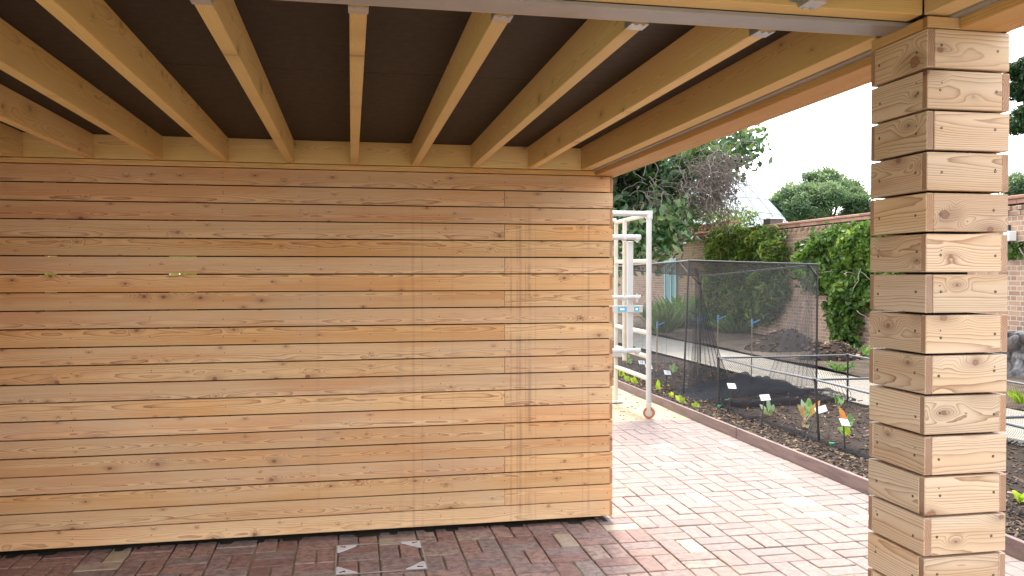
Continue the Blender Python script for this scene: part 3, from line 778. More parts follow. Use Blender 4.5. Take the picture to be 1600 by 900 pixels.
# ------------------------------------------------------------------ low netted frame in front of it
fr = tag(empty('netting_frame', (4.9, 7.5, BZ)), 'low black rod frame with knotted mesh netting round the seedlings in the bed', 'netting frame', kind='thing')
FX0, FX1, FZ = 4.09, 5.71, H - .952
fy = (8.72, 6.74, 4.72, 2.7)
for y in fy:
    for x in (FX0, FX1):
        b = MB(); b.tube([(x + (.05 if y == 6.74 and x == FX0 else 0), y, BZ - .08), (x, y, FZ)], .0115, 8); b.build('post', M['pole'], fr)
        b = MB(); b.tube([(x - .02, y, FZ), (x + .02, y, FZ)], .016, 8); b.tube([(x, y - .02, FZ), (x, y + .02, FZ)], .016, 8); b.build('connector', M['pole'], fr)
M['rail'] = plain('worn_black_rail', (.055, .055, .06), .28, .1, bump=0)
for x in (FX0, FX1):
    for a, c in zip(fy[:-1], fy[1:]):
        b = MB(); b.tube([(x, a, FZ), (x, (a + c) / 2, FZ - .012), (x, c, FZ)], .0105, 8); b.build('rail', M['rail'], fr)
for y in fy:
    b = MB(); b.tube([(FX0, y, FZ), ((FX0 + FX1) / 2, y, FZ - .006), (FX1, y, FZ)], .0105, 8); b.build('rail', M['rail'], fr)
def side(p0, p1, name, bulge=.05, ztop=FZ):
    p0 = Vector(p0); p1 = Vector(p1); L = (p1 - p0).length; nn = Vector((0, 0, 1)).cross((p1 - p0).normalized())
    grid(lambda u, v: tuple(p0.lerp(p1, u) + nn * (bulge * (1 - v) ** 2 + .012 * math.sin(u * 23) * (1 - v)) + Vector((0, 0, BZ + .005 + (ztop - BZ) * v - .03 * v * math.sin(u * math.pi)))), 36, 9, name, M['mesh'], fr, lambda u, v: (u * L * (1 + .05 * math.sin(v * 4 + u * 9)), v * .62 + .01 * math.sin(u * 30), 0))
side((FX0, 8.72, 0), (FX1, 8.72, 0), 'back_netting', -.10)
side((FX1, 8.72, 0), (FX1, 2.7, 0), 'side_netting', .05)
side((FX0 + .03, 8.72, 0), (FX0 + .03, 2.7, 0), 'side_netting', -.03, BZ + .12)
def hem(pts, r, name):
    b = MB(); q = []
    for i in range(len(pts) - 1):
        for k in range(14):
            t_ = k / 14; a = Vector(pts[i]).lerp(Vector(pts[i + 1]), t_); q.append(a + Vector((rng.gauss(0, .016), rng.gauss(0, .014), rng.gauss(0, .008))))
    b.tube(q, [r * rng.uniform(.5, 1.6) for _ in q], 7); b.build(name, M['net_thick'], fr, True)
hem([(FX0 + .02, 8.72, BZ + .03), (FX0 + .05, 6.7, BZ + .03), (FX0 + .04, 4.7, BZ + .03), (FX0, 2.7, BZ + .03)], .021, 'gathered_hem')
hem([(FX0, 8.75, BZ + .03), (FX1, 8.75, BZ + .03)], .05, 'gathered_hem')
hem([(FX1, 8.72, BZ + .03), (FX1, 2.7, BZ + .10)], .022, 'gathered_hem')
M['peg'] = plain('green_peg', (.03, .34, .16), .4, bump=0)
for k, (u, v, lab) in enumerate(((1135, 628, 'green plastic peg beside the tilted white label near the cage'), (1124, 637, 'green plastic peg at the foot of the far corner post'), (1299, 697, 'green plastic peg at the foot of the nearest visible post'))):
    p = at_z(u, v, BZ + .02); g = MB()
    g.tube([(p.x, p.y, BZ - .02), (p.x, p.y, BZ + .05)], .008, 8); g.tube([(p.x, p.y, BZ + .035), (p.x, p.y, BZ + .05)], .020, 10); g.box((p.x + .018, p.y, BZ + .045), .016, .006, .006, .002)
    tag(g.build('ground_peg', M['peg']), lab, 'peg', 'green pegs holding the netting', 'thing')

# ------------------------------------------------------------------ plant labels
M['label_white'] = plain('white_label_plate', (.74, .75, .76), .4, bump=0); M['print'] = plain('grey_print', (.30, .31, .33), .5, bump=0)
labs = ((1142, 604, 1139, 648, .25, 'small white plant label nearest the heaped net'), (1194, 622, 1189, 667, -.15, 'white plant label in front of the grey green seedling'),
        (1318, 661, 1321, 712, .5, 'white plant label below the orange leaved chard'), (1281, 641, 1252, 690, -1.1, 'leaning white plant label beside the red chard'),
        (1042, 583, 1039, 606, .3, 'white plant label behind the yellow lettuce at the scaffold leg'), (1002, 567, 999, 590, .3, 'white plant label seen left of the scaffold leg between its rungs'),
        (1013, 574, 1011, 598, .2, 'white plant label half hidden behind the scaffold leg'))
for (tu, tv, bu, bv, tw, lab) in labs:
    p = at_z(bu, bv, BZ); q = at_y(tu, tv, p.y)
    L_ = tag(empty('plant_label', tuple(p)), lab, 'plant label', 'white labels on black stakes', 'thing')
    b = MB(); b.tube([tuple(p - Vector((0, 0, .05))), tuple(q)], .006, 6); b.build('stake', M['pole'], L_)
    rot = Matrix.Rotation(tw * .5, 3, 'Z') @ Matrix.Rotation(tw * .35, 3, 'Y') @ Matrix.Rotation(R(52), 3, 'X')
    b = MB(); c = q + Vector((.004, -.012, .008))
    b.box(tuple(c), .050, .033, .0018, .0006, rot=rot)
    pl = b.build('plate', M['label_white'], L_)
    t_ = MB()
    for k, (dx, wd) in enumerate(((0, .034), (-.008, .024), (.002, .030), (-.01, .018))):
        o_ = rot @ Vector((dx, .018 - k * .011, .0022)); t_.box(tuple(c + o_), wd, .0017 if k else .0028, .0003, .0001, rot=rot)
    pr_ = t_.build('printed_lines', M['print'], None); pr_.parent = pl; pr_.data.transform(Matrix.Translation(-Vector(L_.location)))

# ------------------------------------------------------------------ foliage helpers
def leaf_mat(name, cols, rough=.45, trans=.35, spec=.4, patch=None):
    n = NT(name); r1, r2, r3 = n.sep(n.attr('br').outputs['Vector'])
    c = n.ramp(r1, cols); a = n.noise(n.pos(), 40., 2.)
    c = n.mix(n.mul(a, .25), c, tuple(x * .6 for x in cols[0][1]))
    if patch is not None: c = n.mix(n.sstep(n.noise(n.pos(), 26., 3., .6), .44, .60), c, patch)
    p = n.n('ShaderNodeBsdfPrincipled'); n.put(p.inputs['Base Color'], c); p.inputs['Roughness'].default_value = rough; p.inputs['Specular IOR Level'].default_value = spec
    t = n.n('ShaderNodeBsdfTranslucent'); n.put(t.inputs['Color'], n.mix(.5, c, n.mix(1., c, (1.6, 1.5, .6), 'MULTIPLY')))
    mx = n.n('ShaderNodeMixShader'); mx.inputs[0].default_value = trans
    n.t.links.new(p.outputs[0], mx.inputs[1]); n.t.links.new(t.outputs[0], mx.inputs[2]); n.t.links.new(mx.outputs[0], n.out.inputs[0])
    return n.mat
def leaf_cloud(name, C, size, mat, parent=None, up=.5, aspect=.5, normals=None, droop=0., tone=None):
    """many small pointed leaves (two folded quads each) at points C (n,3)"""
    C = np.asarray(C, float); n_ = len(C); r = nrg
    nrm = r.normal(size=(n_, 3)); nrm /= np.linalg.norm(nrm, axis=1, keepdims=True)
    if normals is not None: nrm = nrm * 1.15 + normals
    nrm[:, 2] += up; nrm /= np.linalg.norm(nrm, axis=1, keepdims=True)
    a = r.normal(size=(n_, 3)); a[:, 2] -= droop; a -= nrm * (a * nrm).sum(1, keepdims=True); a /= np.linalg.norm(a, axis=1, keepdims=True)
    b = np.cross(nrm, a); L = size * r.uniform(.6, 1.35, (n_, 1)); W = L * aspect
    base = C - a * L * .5; tip = C + a * L * .5 - nrm * L * .12
    l1 = C - a * L * .12 + b * W * .5 + nrm * L * .07; r1 = C - a * L * .12 - b * W * .5 + nrm * L * .07
    l2 = C + a * L * .22 + b * W * .36 + nrm * L * .04; r2 = C + a * L * .22 - b * W * .36 + nrm * L * .04
    V = np.stack([base, r1, r2, tip, l2, l1], 1).reshape(-1, 3)
    i0 = np.arange(n_)[:, None] * 6
    F = np.stack([i0 + np.array([[0, 1, 2, 3]]), i0 + np.array([[0, 3, 4, 5]])], 1).reshape(-1, 4)
    me = bpy.data.meshes.new(name); me.vertices.add(len(V)); me.vertices.foreach_set('co', V.astype(np.float32).ravel())
    me.loops.add(F.size); me.loops.foreach_set('vertex_index', F.astype(np.int32).ravel())
    me.polygons.add(len(F)); me.polygons.foreach_set('loop_start', np.arange(0, F.size, 4, dtype=np.int32))
    me.update(calc_edges=True)
    me.materials.append(mat)
    br = r.random((n_, 3))
    if tone is not None: br[:, 0] = np.clip(tone + r.normal(0, .16, n_), 0, 1)
    at = me.attributes.new('br', 'FLOAT_VECTOR', 'FACE'); at.data.foreach_set('vector', np.repeat(br, 2, 0).astype(np.float32).ravel())
    o = bpy.data.objects.new(name, me); COL.objects.link(o)
    if parent is not None:
        o.parent = parent; me.transform(Matrix.Translation(-Vector(parent.location)))
    return o
def big_leaf(mb, base, tip, width, nrm=(0, 0, 1), mat=0, curl=.25, wav=.12, stem=.3, seg=7, br=None):
    """one broad leaf with a stalk, a fold along the midrib and a wavy margin"""
    base = Vector(base); tip = Vector(tip); ax = tip - base; L = ax.length; d = ax.normalized()
    nn = Vector(nrm); nn = (nn - d * nn.dot(d)).normalized(); sd_ = d.cross(nn)
    r = br or (rng.random(), rng.random(), rng.random()); b0 = len(mb.v); ph = rng.uniform(0, 6)
    for i in range(seg + 1):
        t = i / seg; c = base + ax * (stem + (1 - stem) * t) + nn * (math.sin((stem + (1 - stem) * t) * math.pi) * curl * L * .5)
        wd = width * (math.sin(math.pi * min(.98, t * .93 + .06)) ** .75)
        for q in (-1, -.5, 0, .5, 1):
            mb.v.append(tuple(c + sd_ * (q * wd * .5) + nn * (abs(q) * wd * .16 + wav * wd * math.sin(t * 15 + ph + q * 2) * abs(q))))
    for i in range(seg):
        for k in range(4):
            a = b0 + i * 5 + k; mb.face((a, a + 1, a + 6, a + 5), mat, None, r)
    return base, base + ax * stem + nn * (math.sin(stem * math.pi) * curl * L * .5)

# ---- crops in the bed
cg = [(0, (.035, .085, .018)), (.5, (.075, .16, .03)), (1, (.15, .27, .05))]
M['leaf_green'] = leaf_mat('crop_green_leaf', [(0, (.05, .13, .03)), (.5, (.09, .20, .05)), (1, (.14, .28, .07))], patch=(.24, .36, .12))
M['leaf_lime'] = leaf_mat('lime_lettuce_leaf', [(0, (.20, .33, .03)), (.5, (.33, .46, .04)), (1, (.48, .55, .06))], trans=.45)
M['leaf_red'] = leaf_mat('pink_chard_leaf', [(0, (.36, .10, .09)), (.5, (.46, .17, .14)), (1, (.40, .22, .13))], patch=(.20, .26, .09))
M['leaf_orange'] = leaf_mat('orange_chard_leaf', [(0, (.52, .17, .05)), (.5, (.58, .24, .07)), (1, (.60, .33, .07))], patch=(.30, .30, .06))
M['leaf_grey'] = leaf_mat('grey_green_leaf', [(0, (.15, .24, .15)), (.5, (.24, .34, .22)), (1, (.36, .45, .33))])
M['stalk'] = leaf_mat('pale_stalk', [(0, (.36, .40, .20)), (.5, (.46, .45, .25)), (1, (.5, .38, .2))], trans=.1)
M['stalk_pink'] = leaf_mat('pink_stalk', [(0, (.45, .12, .13)), (1, (.5, .2, .17))], trans=.1)
def crop(u, v, lab, leaves, cat='plant', name='chard_plant', group=None, sz=1.):
    p = at_z(u, v, BZ + .005); o = tag(empty(name, tuple(p)), lab, cat, group, 'thing'); lp = {}
    st_ = MB()
    for (tu, tv, wd, mt, dy) in leaves:
        t = at_y(tu, tv, p.y + dy); mb = MB()
        b0, b1 = big_leaf(mb, p + Vector((rng.gauss(0, .006), rng.gauss(0, .006), 0)), t, wd, Vector((-(tu - u) * .01, -1, .75 if mt != 'leaf_grey' else .3)), 0, .18, .10, .34)
        mb.build('leaf', M[mt], o, True); st_.tube([b0, (b0 + b1) / 2 + Vector((0, 0, .004)), b1 + (b1 - b0) * .25], [.006, .005, .003], 6)
    st_.build('stalk', M['stalk'], o, True); return o
crop(1256, 664, 'young chard plant with a pink leaf, green leaf and yellow leaf', [(1246, 632, .085, 'leaf_red', -.05), (1264, 622, .085, 'leaf_green', .05), (1281, 626, .06, 'leaf_orange', .0), (1254, 667, .085, 'leaf_red', -.12), (1252, 624, .06, 'leaf_grey', .05), (1262, 668, .07, 'leaf_green', -.10)])
crop(1318, 684, 'young chard plant with an orange upper leaf behind its label', [(1311, 636, .075, 'leaf_orange', .0), (1329, 646, .075, 'leaf_green', .03), (1309, 668, .075, 'leaf_green', -.06), (1326, 668, .06, 'leaf_lime', -.05), (1316, 650, .07, 'leaf_green', .06)])
crop(1199, 650, 'grey green brassica seedling behind a white label', [(1187, 632, .05, 'leaf_grey', .0), (1199, 622, .05, 'leaf_grey', .05), (1209, 632, .055, 'leaf_grey', -.03), (1191, 640, .045, 'leaf_green', -.05), (1206, 640, .045, 'leaf_green', -.04)], name='brassica_seedling')
crop(1310, 640, 'upright green seedling near the back of the netting frame', [(1304, 616, .085, 'leaf_green', .0), (1317, 620, .05, 'leaf_green', .06), (1311, 622, .05, 'leaf_grey', -.06), (1308, 628, .05, 'leaf_green', -.1)], name='brassica_seedling')
crop(1051, 584, 'small pale green seedling inside the fruit cage', [(1046, 570, .06, 'leaf_grey', 0), (1053, 568, .06, 'leaf_green', .1), (1058, 573, .06, 'leaf_green', -.1), (1050, 575, .05, 'leaf_grey', -.1)], name='brassica_seedling')
crop(980, 569, 'leafy green seedling seen through the scaffold frame', [(971, 556, .09, 'leaf_green', 0), (979, 551, .09, 'leaf_green', .1), (988, 562, .08, 'leaf_lime', -.1), (975, 562, .07, 'leaf_green', -.15), (985, 568, .07, 'leaf_grey', -.2)], name='brassica_seedling')
lett = ((1027, 611, 'upright lime lettuce right beside the scaffold leg', [(1028, 593, .055), (1024, 603, .05), (1031, 602, .045)]),
        (1048, 622, 'small round lime lettuce at the edging, left of a spreading one', [(1044, 614, .05), (1049, 612, .055), (1053, 617, .045)]),
        (1061, 630, 'spreading lime lettuce at the edging with long leaves', [(1055, 618, .055), (1062, 617, .06), (1070, 622, .05), (1072, 628, .045)]),
        (1086, 638, 'low lime lettuce at the edging nearest the netting frame', [(1081, 630, .05), (1087, 628, .055), (1092, 631, .05), (1083, 638, .045)]),
        (991, 602, 'bright yellow lettuce just left of the scaffold leg', [(985, 590, .065), (991, 588, .06), (996, 595, .06)]),
        (979, 597, 'yellow lettuce in the edging row, second from the board wall', [(976, 586, .06), (981, 587, .06), (984, 593, .05)]),
        (970, 590, 'lime lettuce between the scaffold foot and the board wall', [(967, 578, .07), (972, 577, .07), (975, 583, .05)]),
        (1592, 790, 'lime lettuce right of the board pillar', [(1581, 766, .06), (1589, 772, .075), (1600, 770, .08), (1596, 785, .06)]))
for u, v, lab, lv in lett:
    crop(u, v, lab, [(a, b, w_, 'leaf_lime', rng.uniform(-.05, .05)) for a, b, w_ in lv], 'lettuce', 'lettuce_plant', 'lettuces along the edging')
# ---- canes with blue clips
M['cane'] = plain('bamboo_cane', (.20, .15, .08), .6); M['clip'] = plain('blue_clip', (.07, .22, .42), .4, bump=0)
for k, (u, v0, v1, lab) in enumerate(((1026, 502, 579, 'thin cane with blue clip nearest the scaffold tower'), (1090, 494, 588, 'thin cane with blue clip just behind the tall front pole of the cage'), (1121, 492, 583, 'thin cane with blue clip before the dark climber, left of a taller one'), (1174, 498, 590, 'thin cane with blue clip furthest right in the cage'))):
    p = at_z(u, v1, BZ); q = at_y(u + 1, v0, p.y)
    c = tag(empty('plant_cane', tuple(p)), lab, 'cane', 'canes with blue clips', 'thing')
    b = MB(); b.tube([p, q], .009, 6); b.build('cane', M['cane'], c)
    b = MB(); b.box(tuple(q - Vector((0, .0, .06))), .013, .010, .055, .004); b.tube([q - Vector((0, 0, .07)), q + Vector((.12, 0, -.02))], .009, 6); b.build('clip', M['clip'], c)

# ------------------------------------------------------------------ things on and by the garden wall
def at_d(u, v, d): return Vector((0, 0, H)) + ray(u, v) * d
def inside(u, v, poly):
    c = False; j = len(poly) - 1
    for i in range(len(poly)):
        (a, b), (x, y) = poly[i], poly[j]
        if (b > v) != (y > v) and u < (x - a) * (v - b) / (y - b) + a: c = not c
        j = i
    return c
# taller stretch of wall where it runs behind the tree
b = MB(); b.box((BX + .42, 29.5, WT + .25), .14, 8.6, .13, .005)
y = 21.0
while y < 38: b.box((BX + .265, y, WT + .29), .02, .055, .032, .004); y += .225
b.box((BX + .42, 29.5, WT + .40), .17, 8.65, .022, .005)
b.build('raised_parapet', M['brick'], gw)
M['ivy'] = leaf_mat('climber_leaf', [(0, (.045, .095, .018)), (.4, (.11, .19, .03)), (.75, (.20, .275, .05)), (1, (.34, .37, .09))], rough=.4, trans=.4)
M['ivy2'] = leaf_mat('ivy_leaf', [(0, (.035, .085, .018)), (.4, (.085, .17, .03)), (.75, (.155, .255, .045)), (1, (.27, .34, .08))], rough=.36, trans=.38)
M['twig'] = plain('bare_twig', (.26, .215, .165), .8, bump=0); M['bark'] = plain('bark', (.085, .065, .05), .9, scale=9., bump=.3)
M['pale_twig'] = plain('grey_vine_twig', (.135, .105, .09), .8, bump=0)
def twigs(name, parent, starts, steps, step, rad, mat, grav=-.1, wander=.55, dirs=None, sides=4):
    b = MB()
    for i, p in enumerate(starts):
        p = Vector(p); d = Vector(dirs[i]) if dirs else Vector((rng.gauss(0, 1), rng.gauss(0, 1), rng.gauss(0, 1))).normalized(); q = [p.copy()]
        for k in range(steps):
            d = (d + Vector((rng.gauss(0, wander), rng.gauss(0, wander), rng.gauss(0, wander) + grav)) * .5).normalized(); p = p + d * step * rng.uniform(.7, 1.3); q.append(p.copy())
        b.tube(q, [rad * (1 - .7 * k / steps) for k in range(steps + 1)], sides, caps=False)
    return b.build(name, mat, parent, True)
def climber(name, label, poly, n, thick, size, aspect, mat, cat='climbing plant', nt=14):
    us = [p[0] for p in poly]; vs = [p[1] for p in poly]; u0, u1, v0, v1 = min(us), max(us), min(vs), max(vs)
    C = []; Nn = []; tone = []; pts = []
    while len(C) < n:
        u, v = rng.uniform(u0, u1), rng.uniform(v0, v1)
        if not inside(u + rng.gauss(0, 6), v + rng.gauss(0, 6), poly): continue
        e = sum(inside(u + a, v + b, poly) for a, b in ((13, 0), (-13, 0), (0, 13), (0, -13))) / 4
        p = at_x(u, v, BX)
        bump_ = .5 + .32 * math.sin(p.y * 3.1 + 2 * math.sin(p.z * 2.3)) * math.sin(p.z * 4.3 + p.y) + .24 * math.sin(p.y * 8.3 + p.z * 3) * math.sin(p.z * 11 - p.y * 2)
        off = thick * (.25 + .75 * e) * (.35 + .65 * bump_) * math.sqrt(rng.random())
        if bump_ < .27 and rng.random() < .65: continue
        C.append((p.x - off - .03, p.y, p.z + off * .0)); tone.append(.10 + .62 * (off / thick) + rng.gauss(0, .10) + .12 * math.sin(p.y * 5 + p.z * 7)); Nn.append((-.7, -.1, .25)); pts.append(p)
    C0 = np.array(C).mean(0)
    o = tag(empty(name, (BX - .1, float(C0[1]), float(C0[2]) - 1)), label, cat, None, 'thing')
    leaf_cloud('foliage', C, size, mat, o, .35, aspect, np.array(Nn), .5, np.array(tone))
    for _ in range(nt): twigs('stem', o, [Vector(pts[rng.randrange(len(pts))]) - Vector((rng.uniform(.05, thick * .9), 0, 0))], 6, .11, .011, M['twig'], -.15, .5)
    return o
polyA = [(1112, 398), (1126, 362), (1150, 351), (1175, 357), (1192, 350), (1214, 360), (1232, 366), (1242, 388), (1236, 420), (1242, 450), (1226, 486), (1204, 506), (1182, 496), (1150, 512), (1124, 502), (1108, 470), (1112, 430)]
climber('wall_climber', 'bushy narrow-leaved green climber on the brick wall directly behind the fruit cage', polyA, 5200, .62, .17, .28, M['ivy'])
polyB = [(1250, 402), (1262, 384), (1290, 364), (1328, 356), (1360, 350), (1420, 344), (1440, 400), (1430, 470), (1372, 470), (1350, 486), (1346, 520), (1338, 550), (1324, 555), (1320, 520), (1312, 486), (1298, 462), (1282, 440), (1266, 452), (1256, 430)]
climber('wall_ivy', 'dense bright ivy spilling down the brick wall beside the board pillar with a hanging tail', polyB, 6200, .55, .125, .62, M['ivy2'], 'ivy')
climber('ivy_sprig', 'small sprig of ivy on the sunny brick wall right of the pillar', [(1572, 388), (1590, 384), (1612, 378), (1616, 398), (1590, 400), (1574, 404)], 90, .16, .10, .62, M['ivy2'], 'ivy', 3)
# small white box on a black bracket
bx = at_x(1586, 369, BX); o = tag(empty('wall_box', tuple(bx)), 'small white box with black bracket fixed to the brick wall', 'wall box', None, 'thing')
b = MB(); b.box((BX - .09, bx.y, bx.z), .07, .055, .075, .008); b.build('box', M['white_paint'], o)
b = MB(); b.box((BX - .02, bx.y + .10, bx.z + .005), .016, .022, .17, .004); b.box((BX - .06, bx.y + .07, bx.z + .03), .012, .05, .012, .003); b.build('bracket', M['black_metal'], o)

# weathered stump on the border
n = NT('driftwood'); p = n.pos(); X, Y, Z = n.sep(p)
a = n.noise(n.vec(n.mul(X, 9.), n.mul(Y, 9.), n.mul(Z, 3.)), 1., 6., .7); c = n.ramp(a, [(.25, (.03, .026, .024)), (.45, (.14, .13, .13)), (.62, (.27, .255, .25)), (.8, (.55, .52, .48))])
n.principled(c, .9, 0., n.bump(a, .8, .04), .2); M['driftwood'] = n.mat
sp = at_z(1592, 588, .12)
st_ = tag(empty('weathered_stump', (sp.x, sp.y, .1)), 'grey weathered tree stump lying on the border right of the pillar', 'stump', None, 'thing')
q1 = lumps(41, .10, (5, 9, 17))
def stump(u, v):
    a = u * 2 * math.pi; z = .05 + .78 * v
    r_ = .33 * (1 - .25 * v) + q1(math.cos(a) * 1.5 + v * 2, math.sin(a) * 1.5) * 1.2 + .05 * math.sin(a * 5 + v * 3)
    if v > .93: r_ *= (1 - v) / .07 * .9 + .1; z -= .08
    return (sp.x + .12 * math.sin(v * 4) + math.cos(a) * r_ * 1.1, sp.y + math.sin(a) * r_, z)
grid(stump, 40, 26, 'stump_body', M['driftwood'], st_)
for k, (du, dz, aa) in enumerate(((-.25, .62, 2.2), (.1, .75, 1.2), (-.1, .45, 3.6))):
    b = MB(); b.tube([(sp.x, sp.y, dz - .1), (sp.x + du * 1.1, sp.y - .12, dz), (sp.x + du * 1.3, sp.y - .3, dz + .12 * math.sin(aa))], [.13, .09, .04], 9); b.build('root', M['driftwood'], st_, True)

# soil heaps at the foot of the wall
def mound(label, cx, cy, rx, ry, hh, seed):
    q = lumps(seed, .035, (4, 9, 20)); o = tag(empty('soil_heap', (cx, cy, .1)), label, 'soil heap', 'heaps of dark soil', 'thing')
    def f(u, v):
        a = u * 2 * math.pi; r_ = v
        x, y = cx + math.cos(a) * rx * r_, cy + math.sin(a) * ry * r_
        return (x, y, .105 + hh * (max(0, math.cos(r_ * math.pi / 2)) ** 1.2) + q(x, y) * (1 - r_ ** 3) - .02 * r_)
    grid(f, 40, 14, 'heap', M['soil'], o)
    c = MB()
    for k in range(260):
        u, v = rng.random(), rng.random() ** .6; p = f(u, v); s_ = rng.uniform(.012, .04)
        c.box((p[0], p[1], p[2] + .01), s_, s_ * .7, s_ * .5, .004, rot=Matrix.Rotation(rng.uniform(0, 3), 3, 'Z') @ Matrix.Rotation(rng.uniform(0, 3), 3, 'X'))
    tag(c.build('clods', M['chips'], o), kind='stuff')
p1 = at_z(1236, 550, .1); p2 = at_z(1302, 562, .1)
mound('wide heap of dark soil by the brick wall seen through the cage net', min(p1.x, 9.0), p1.y + .3, .85, .8, .38, 51)
mound('smaller heap of dark soil by the wall near the ivy tail', min(p2.x, 8.9), p2.y, .65, .6, .30, 52)
# leafy plants at the wall foot
M['blade'] = leaf_mat('strap_leaf', [(0, (.06, .11, .03)), (.5, (.12, .19, .05)), (1, (.22, .27, .10))], trans=.3)
def tuft(u, v, label, n, hgt, spread, name='border_plant', cat='plant', mat='blade', wid=.03):
    p = at_z(u, v, .11); p.x = min(p.x, 9.55); o = tag(empty(name, tuple(p)), label, cat, None, 'thing'); mb = MB()
    for k in range(n):
        a = rng.uniform(0, 6.28); r_ = spread * math.sqrt(rng.random()); b0 = p + Vector((math.cos(a) * r_ * .5, math.sin(a) * r_ * .5, 0))
        t = b0 + Vector((math.cos(a) * r_ * .9 + rng.gauss(0, .05), math.sin(a) * r_ * .9, hgt * rng.uniform(.55, 1.1)))
        big_leaf(mb, b0, t, wid * rng.uniform(.7, 1.5), (rng.gauss(0, .4), -1, .7), 0, .22, .05, .05, 5)
    mb.build('leaves', M[mat], o, True)
tuft(1190, 520, 'strappy pale green plant at the wall foot left of the soil heap', 120, .38, .62)
tuft(1155, 512, 'strappy green plant at the wall foot under the climber', 110, .36, .55)
tuft(1128, 514, 'dark leafy clump at the wall foot, left of the strappy plants', 90, .55, .5, mat='leaf_green', wid=.07)
tuft(1058, 512, 'dark green bushy plant right of the turquoise door', 160, .85, .55, mat='leaf_green', wid=.09)
tuft(1034, 520, 'tall grey green plant before the turquoise door', 120, .7, .5, mat='blade', wid=.06)
tuft(1330, 560, 'small green tuft at the wall foot under the ivy tail', 60, .25, .3, mat='leaf_green', wid=.05)
tuft(1310, 580, 'small weed at the path edge in the border', 30, .14, .15, mat='leaf_green', wid=.04)
tuft(1598, 632, 'small green weed by the path right of the pillar', 30, .16, .14, mat='leaf_lime', wid=.04)

# ------------------------------------------------------------------ trees
def blob_points(c, rad, n, shell=.55):
    out = []
    for _ in range(n):
        d = Vector((rng.gauss(0, 1), rng.gauss(0, 1), rng.gauss(0, 1))).normalized(); r_ = shell + (1 - shell) * rng.random()
        out.append((c[0] + d.x * rad[0] * r_, c[1] + d.y * rad[1] * r_, c[2] + d.z * rad[2] * r_))
    return out
def tree(name, label, base, crown_c, crown_r, clumps, per, csize, leaf, aspect, mat, trunk_r, keep=None, flat=1., up=.5, limbs=14, tone_var=.2, shell=.55):
    o = tag(empty(name, tuple(base)), label, 'tree', None, 'thing')
    cl = [c for c in blob_points(crown_c, crown_r, clumps, shell) if keep is None or keep(Vector(c))]
    C = []; tone = []
    for c in cl:
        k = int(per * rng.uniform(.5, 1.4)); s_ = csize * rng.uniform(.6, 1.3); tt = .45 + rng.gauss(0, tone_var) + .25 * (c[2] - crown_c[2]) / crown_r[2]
        g = nrg.normal(size=(k, 3)); g /= np.linalg.norm(g, axis=1, keepdims=True); g *= s_ * nrg.random((k, 1)) ** .45; g[:, 2] *= flat
        C.append(np.array(c) + g); tone.append(np.full(k, tt))
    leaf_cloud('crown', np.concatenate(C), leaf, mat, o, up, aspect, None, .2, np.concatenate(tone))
    b = MB(); fork = Vector(base).lerp(Vector(crown_c), .55)
    b.tube([Vector(base) - Vector((0, 0, .2)), Vector(base).lerp(fork, .5) + Vector((.1, 0, 0)), fork], [trunk_r * 1.25, trunk_r, trunk_r * .8], 9)
    for k in range(limbs):
        t = Vector(cl[rng.randrange(len(cl))]); m_ = fork.lerp(t, .5) + Vector((rng.gauss(0, .2), rng.gauss(0, .2), rng.uniform(-.1, .35)))
        b.tube([fork, m_, t], [trunk_r * .55, trunk_r * .3, trunk_r * .08], 6)
    b.build('trunk', M['bark'], o, True)
    return o
M['shrubby'] = leaf_mat('dull_vine_leaf', [(0, (.06, .055, .03)), (.5, (.10, .11, .04)), (.8, (.13, .10, .06)), (1, (.16, .17, .06))])
M['magnolia'] = leaf_mat('magnolia_leaf', [(0, (.03, .075, .026)), (.45, (.065, .145, .048)), (.8, (.125, .22, .075)), (1, (.22, .25, .09))], rough=.3, trans=.25, spec=.55)
mag_c = Vector((7.2, 22.0, 4.4)); mag_r = (3.1, 4.6, 2.6)  # crown made deeper out of view to shade the far brick wall
def mag_keep(p): return not (p.x > 8.3 and p.z < 4.0) and not (p.x > 7.6 and p.z < 2.7)
mg = tree('magnolia_tree', 'large dark glossy-leaved tree tangled with bare grey vines over the garden wall', (6.2, 21.2, 0), mag_c, mag_r, 380, 66, .60, .23, .5, M['magnolia'], .22, mag_keep, up=.35, limbs=30, shell=.3)
ex = []
for k in range(62):
    u, v = rng.choice(((1150, 225), (1168, 210), (1162, 245), (1168, 262), (1120, 235), (1100, 250), (1140, 260))); p = at_d(u + rng.gauss(0, 7), v + rng.gauss(0, 9), 21 + rng.gauss(0, .6))
    if k >= 24: p = at_d(*rng.choice(((985, 350), (1008, 378), (1032, 398), (1045, 362), (972, 408), (1052, 335), (1020, 345))), 18.6)
    ex += [tuple(p + Vector((rng.gauss(0, .22), rng.gauss(0, .25), rng.gauss(0, .2)))) for _ in range(22)]
leaf_cloud('outer_leaves', ex, .20, M['magnolia'], mg, .3, .5)
vs_ = []
while len(vs_) < 330:
    u, v = rng.gauss(1116, 24), rng.gauss(280, 24)
    if u < 1160 and (u < 1140 or v < 285): vs_.append(tuple(at_d(u, v, 18.9 + rng.gauss(0, .4))))
twigs('bare_vines', mg, vs_, 11, .085, .011, M['pale_twig'], -.15, .85)
vs_ = [tuple(at_d(rng.gauss(1020, 14), rng.gauss(305, 26), 18.8 + rng.gauss(0, .3))) for _ in range(26)]
twigs('bare_vines', mg, vs_, 11, .10, .011, M['pale_twig'], -.35, .75)
vs_ = [tuple(at_d(min(1150, rng.gauss(1098, 26)), rng.gauss(296, 28), 20.9 + rng.gauss(0, .6))) for _ in range(1500)]
leaf_cloud('sparse_leaves', vs_, .12, M['shrubby'], mg, .2, .5)
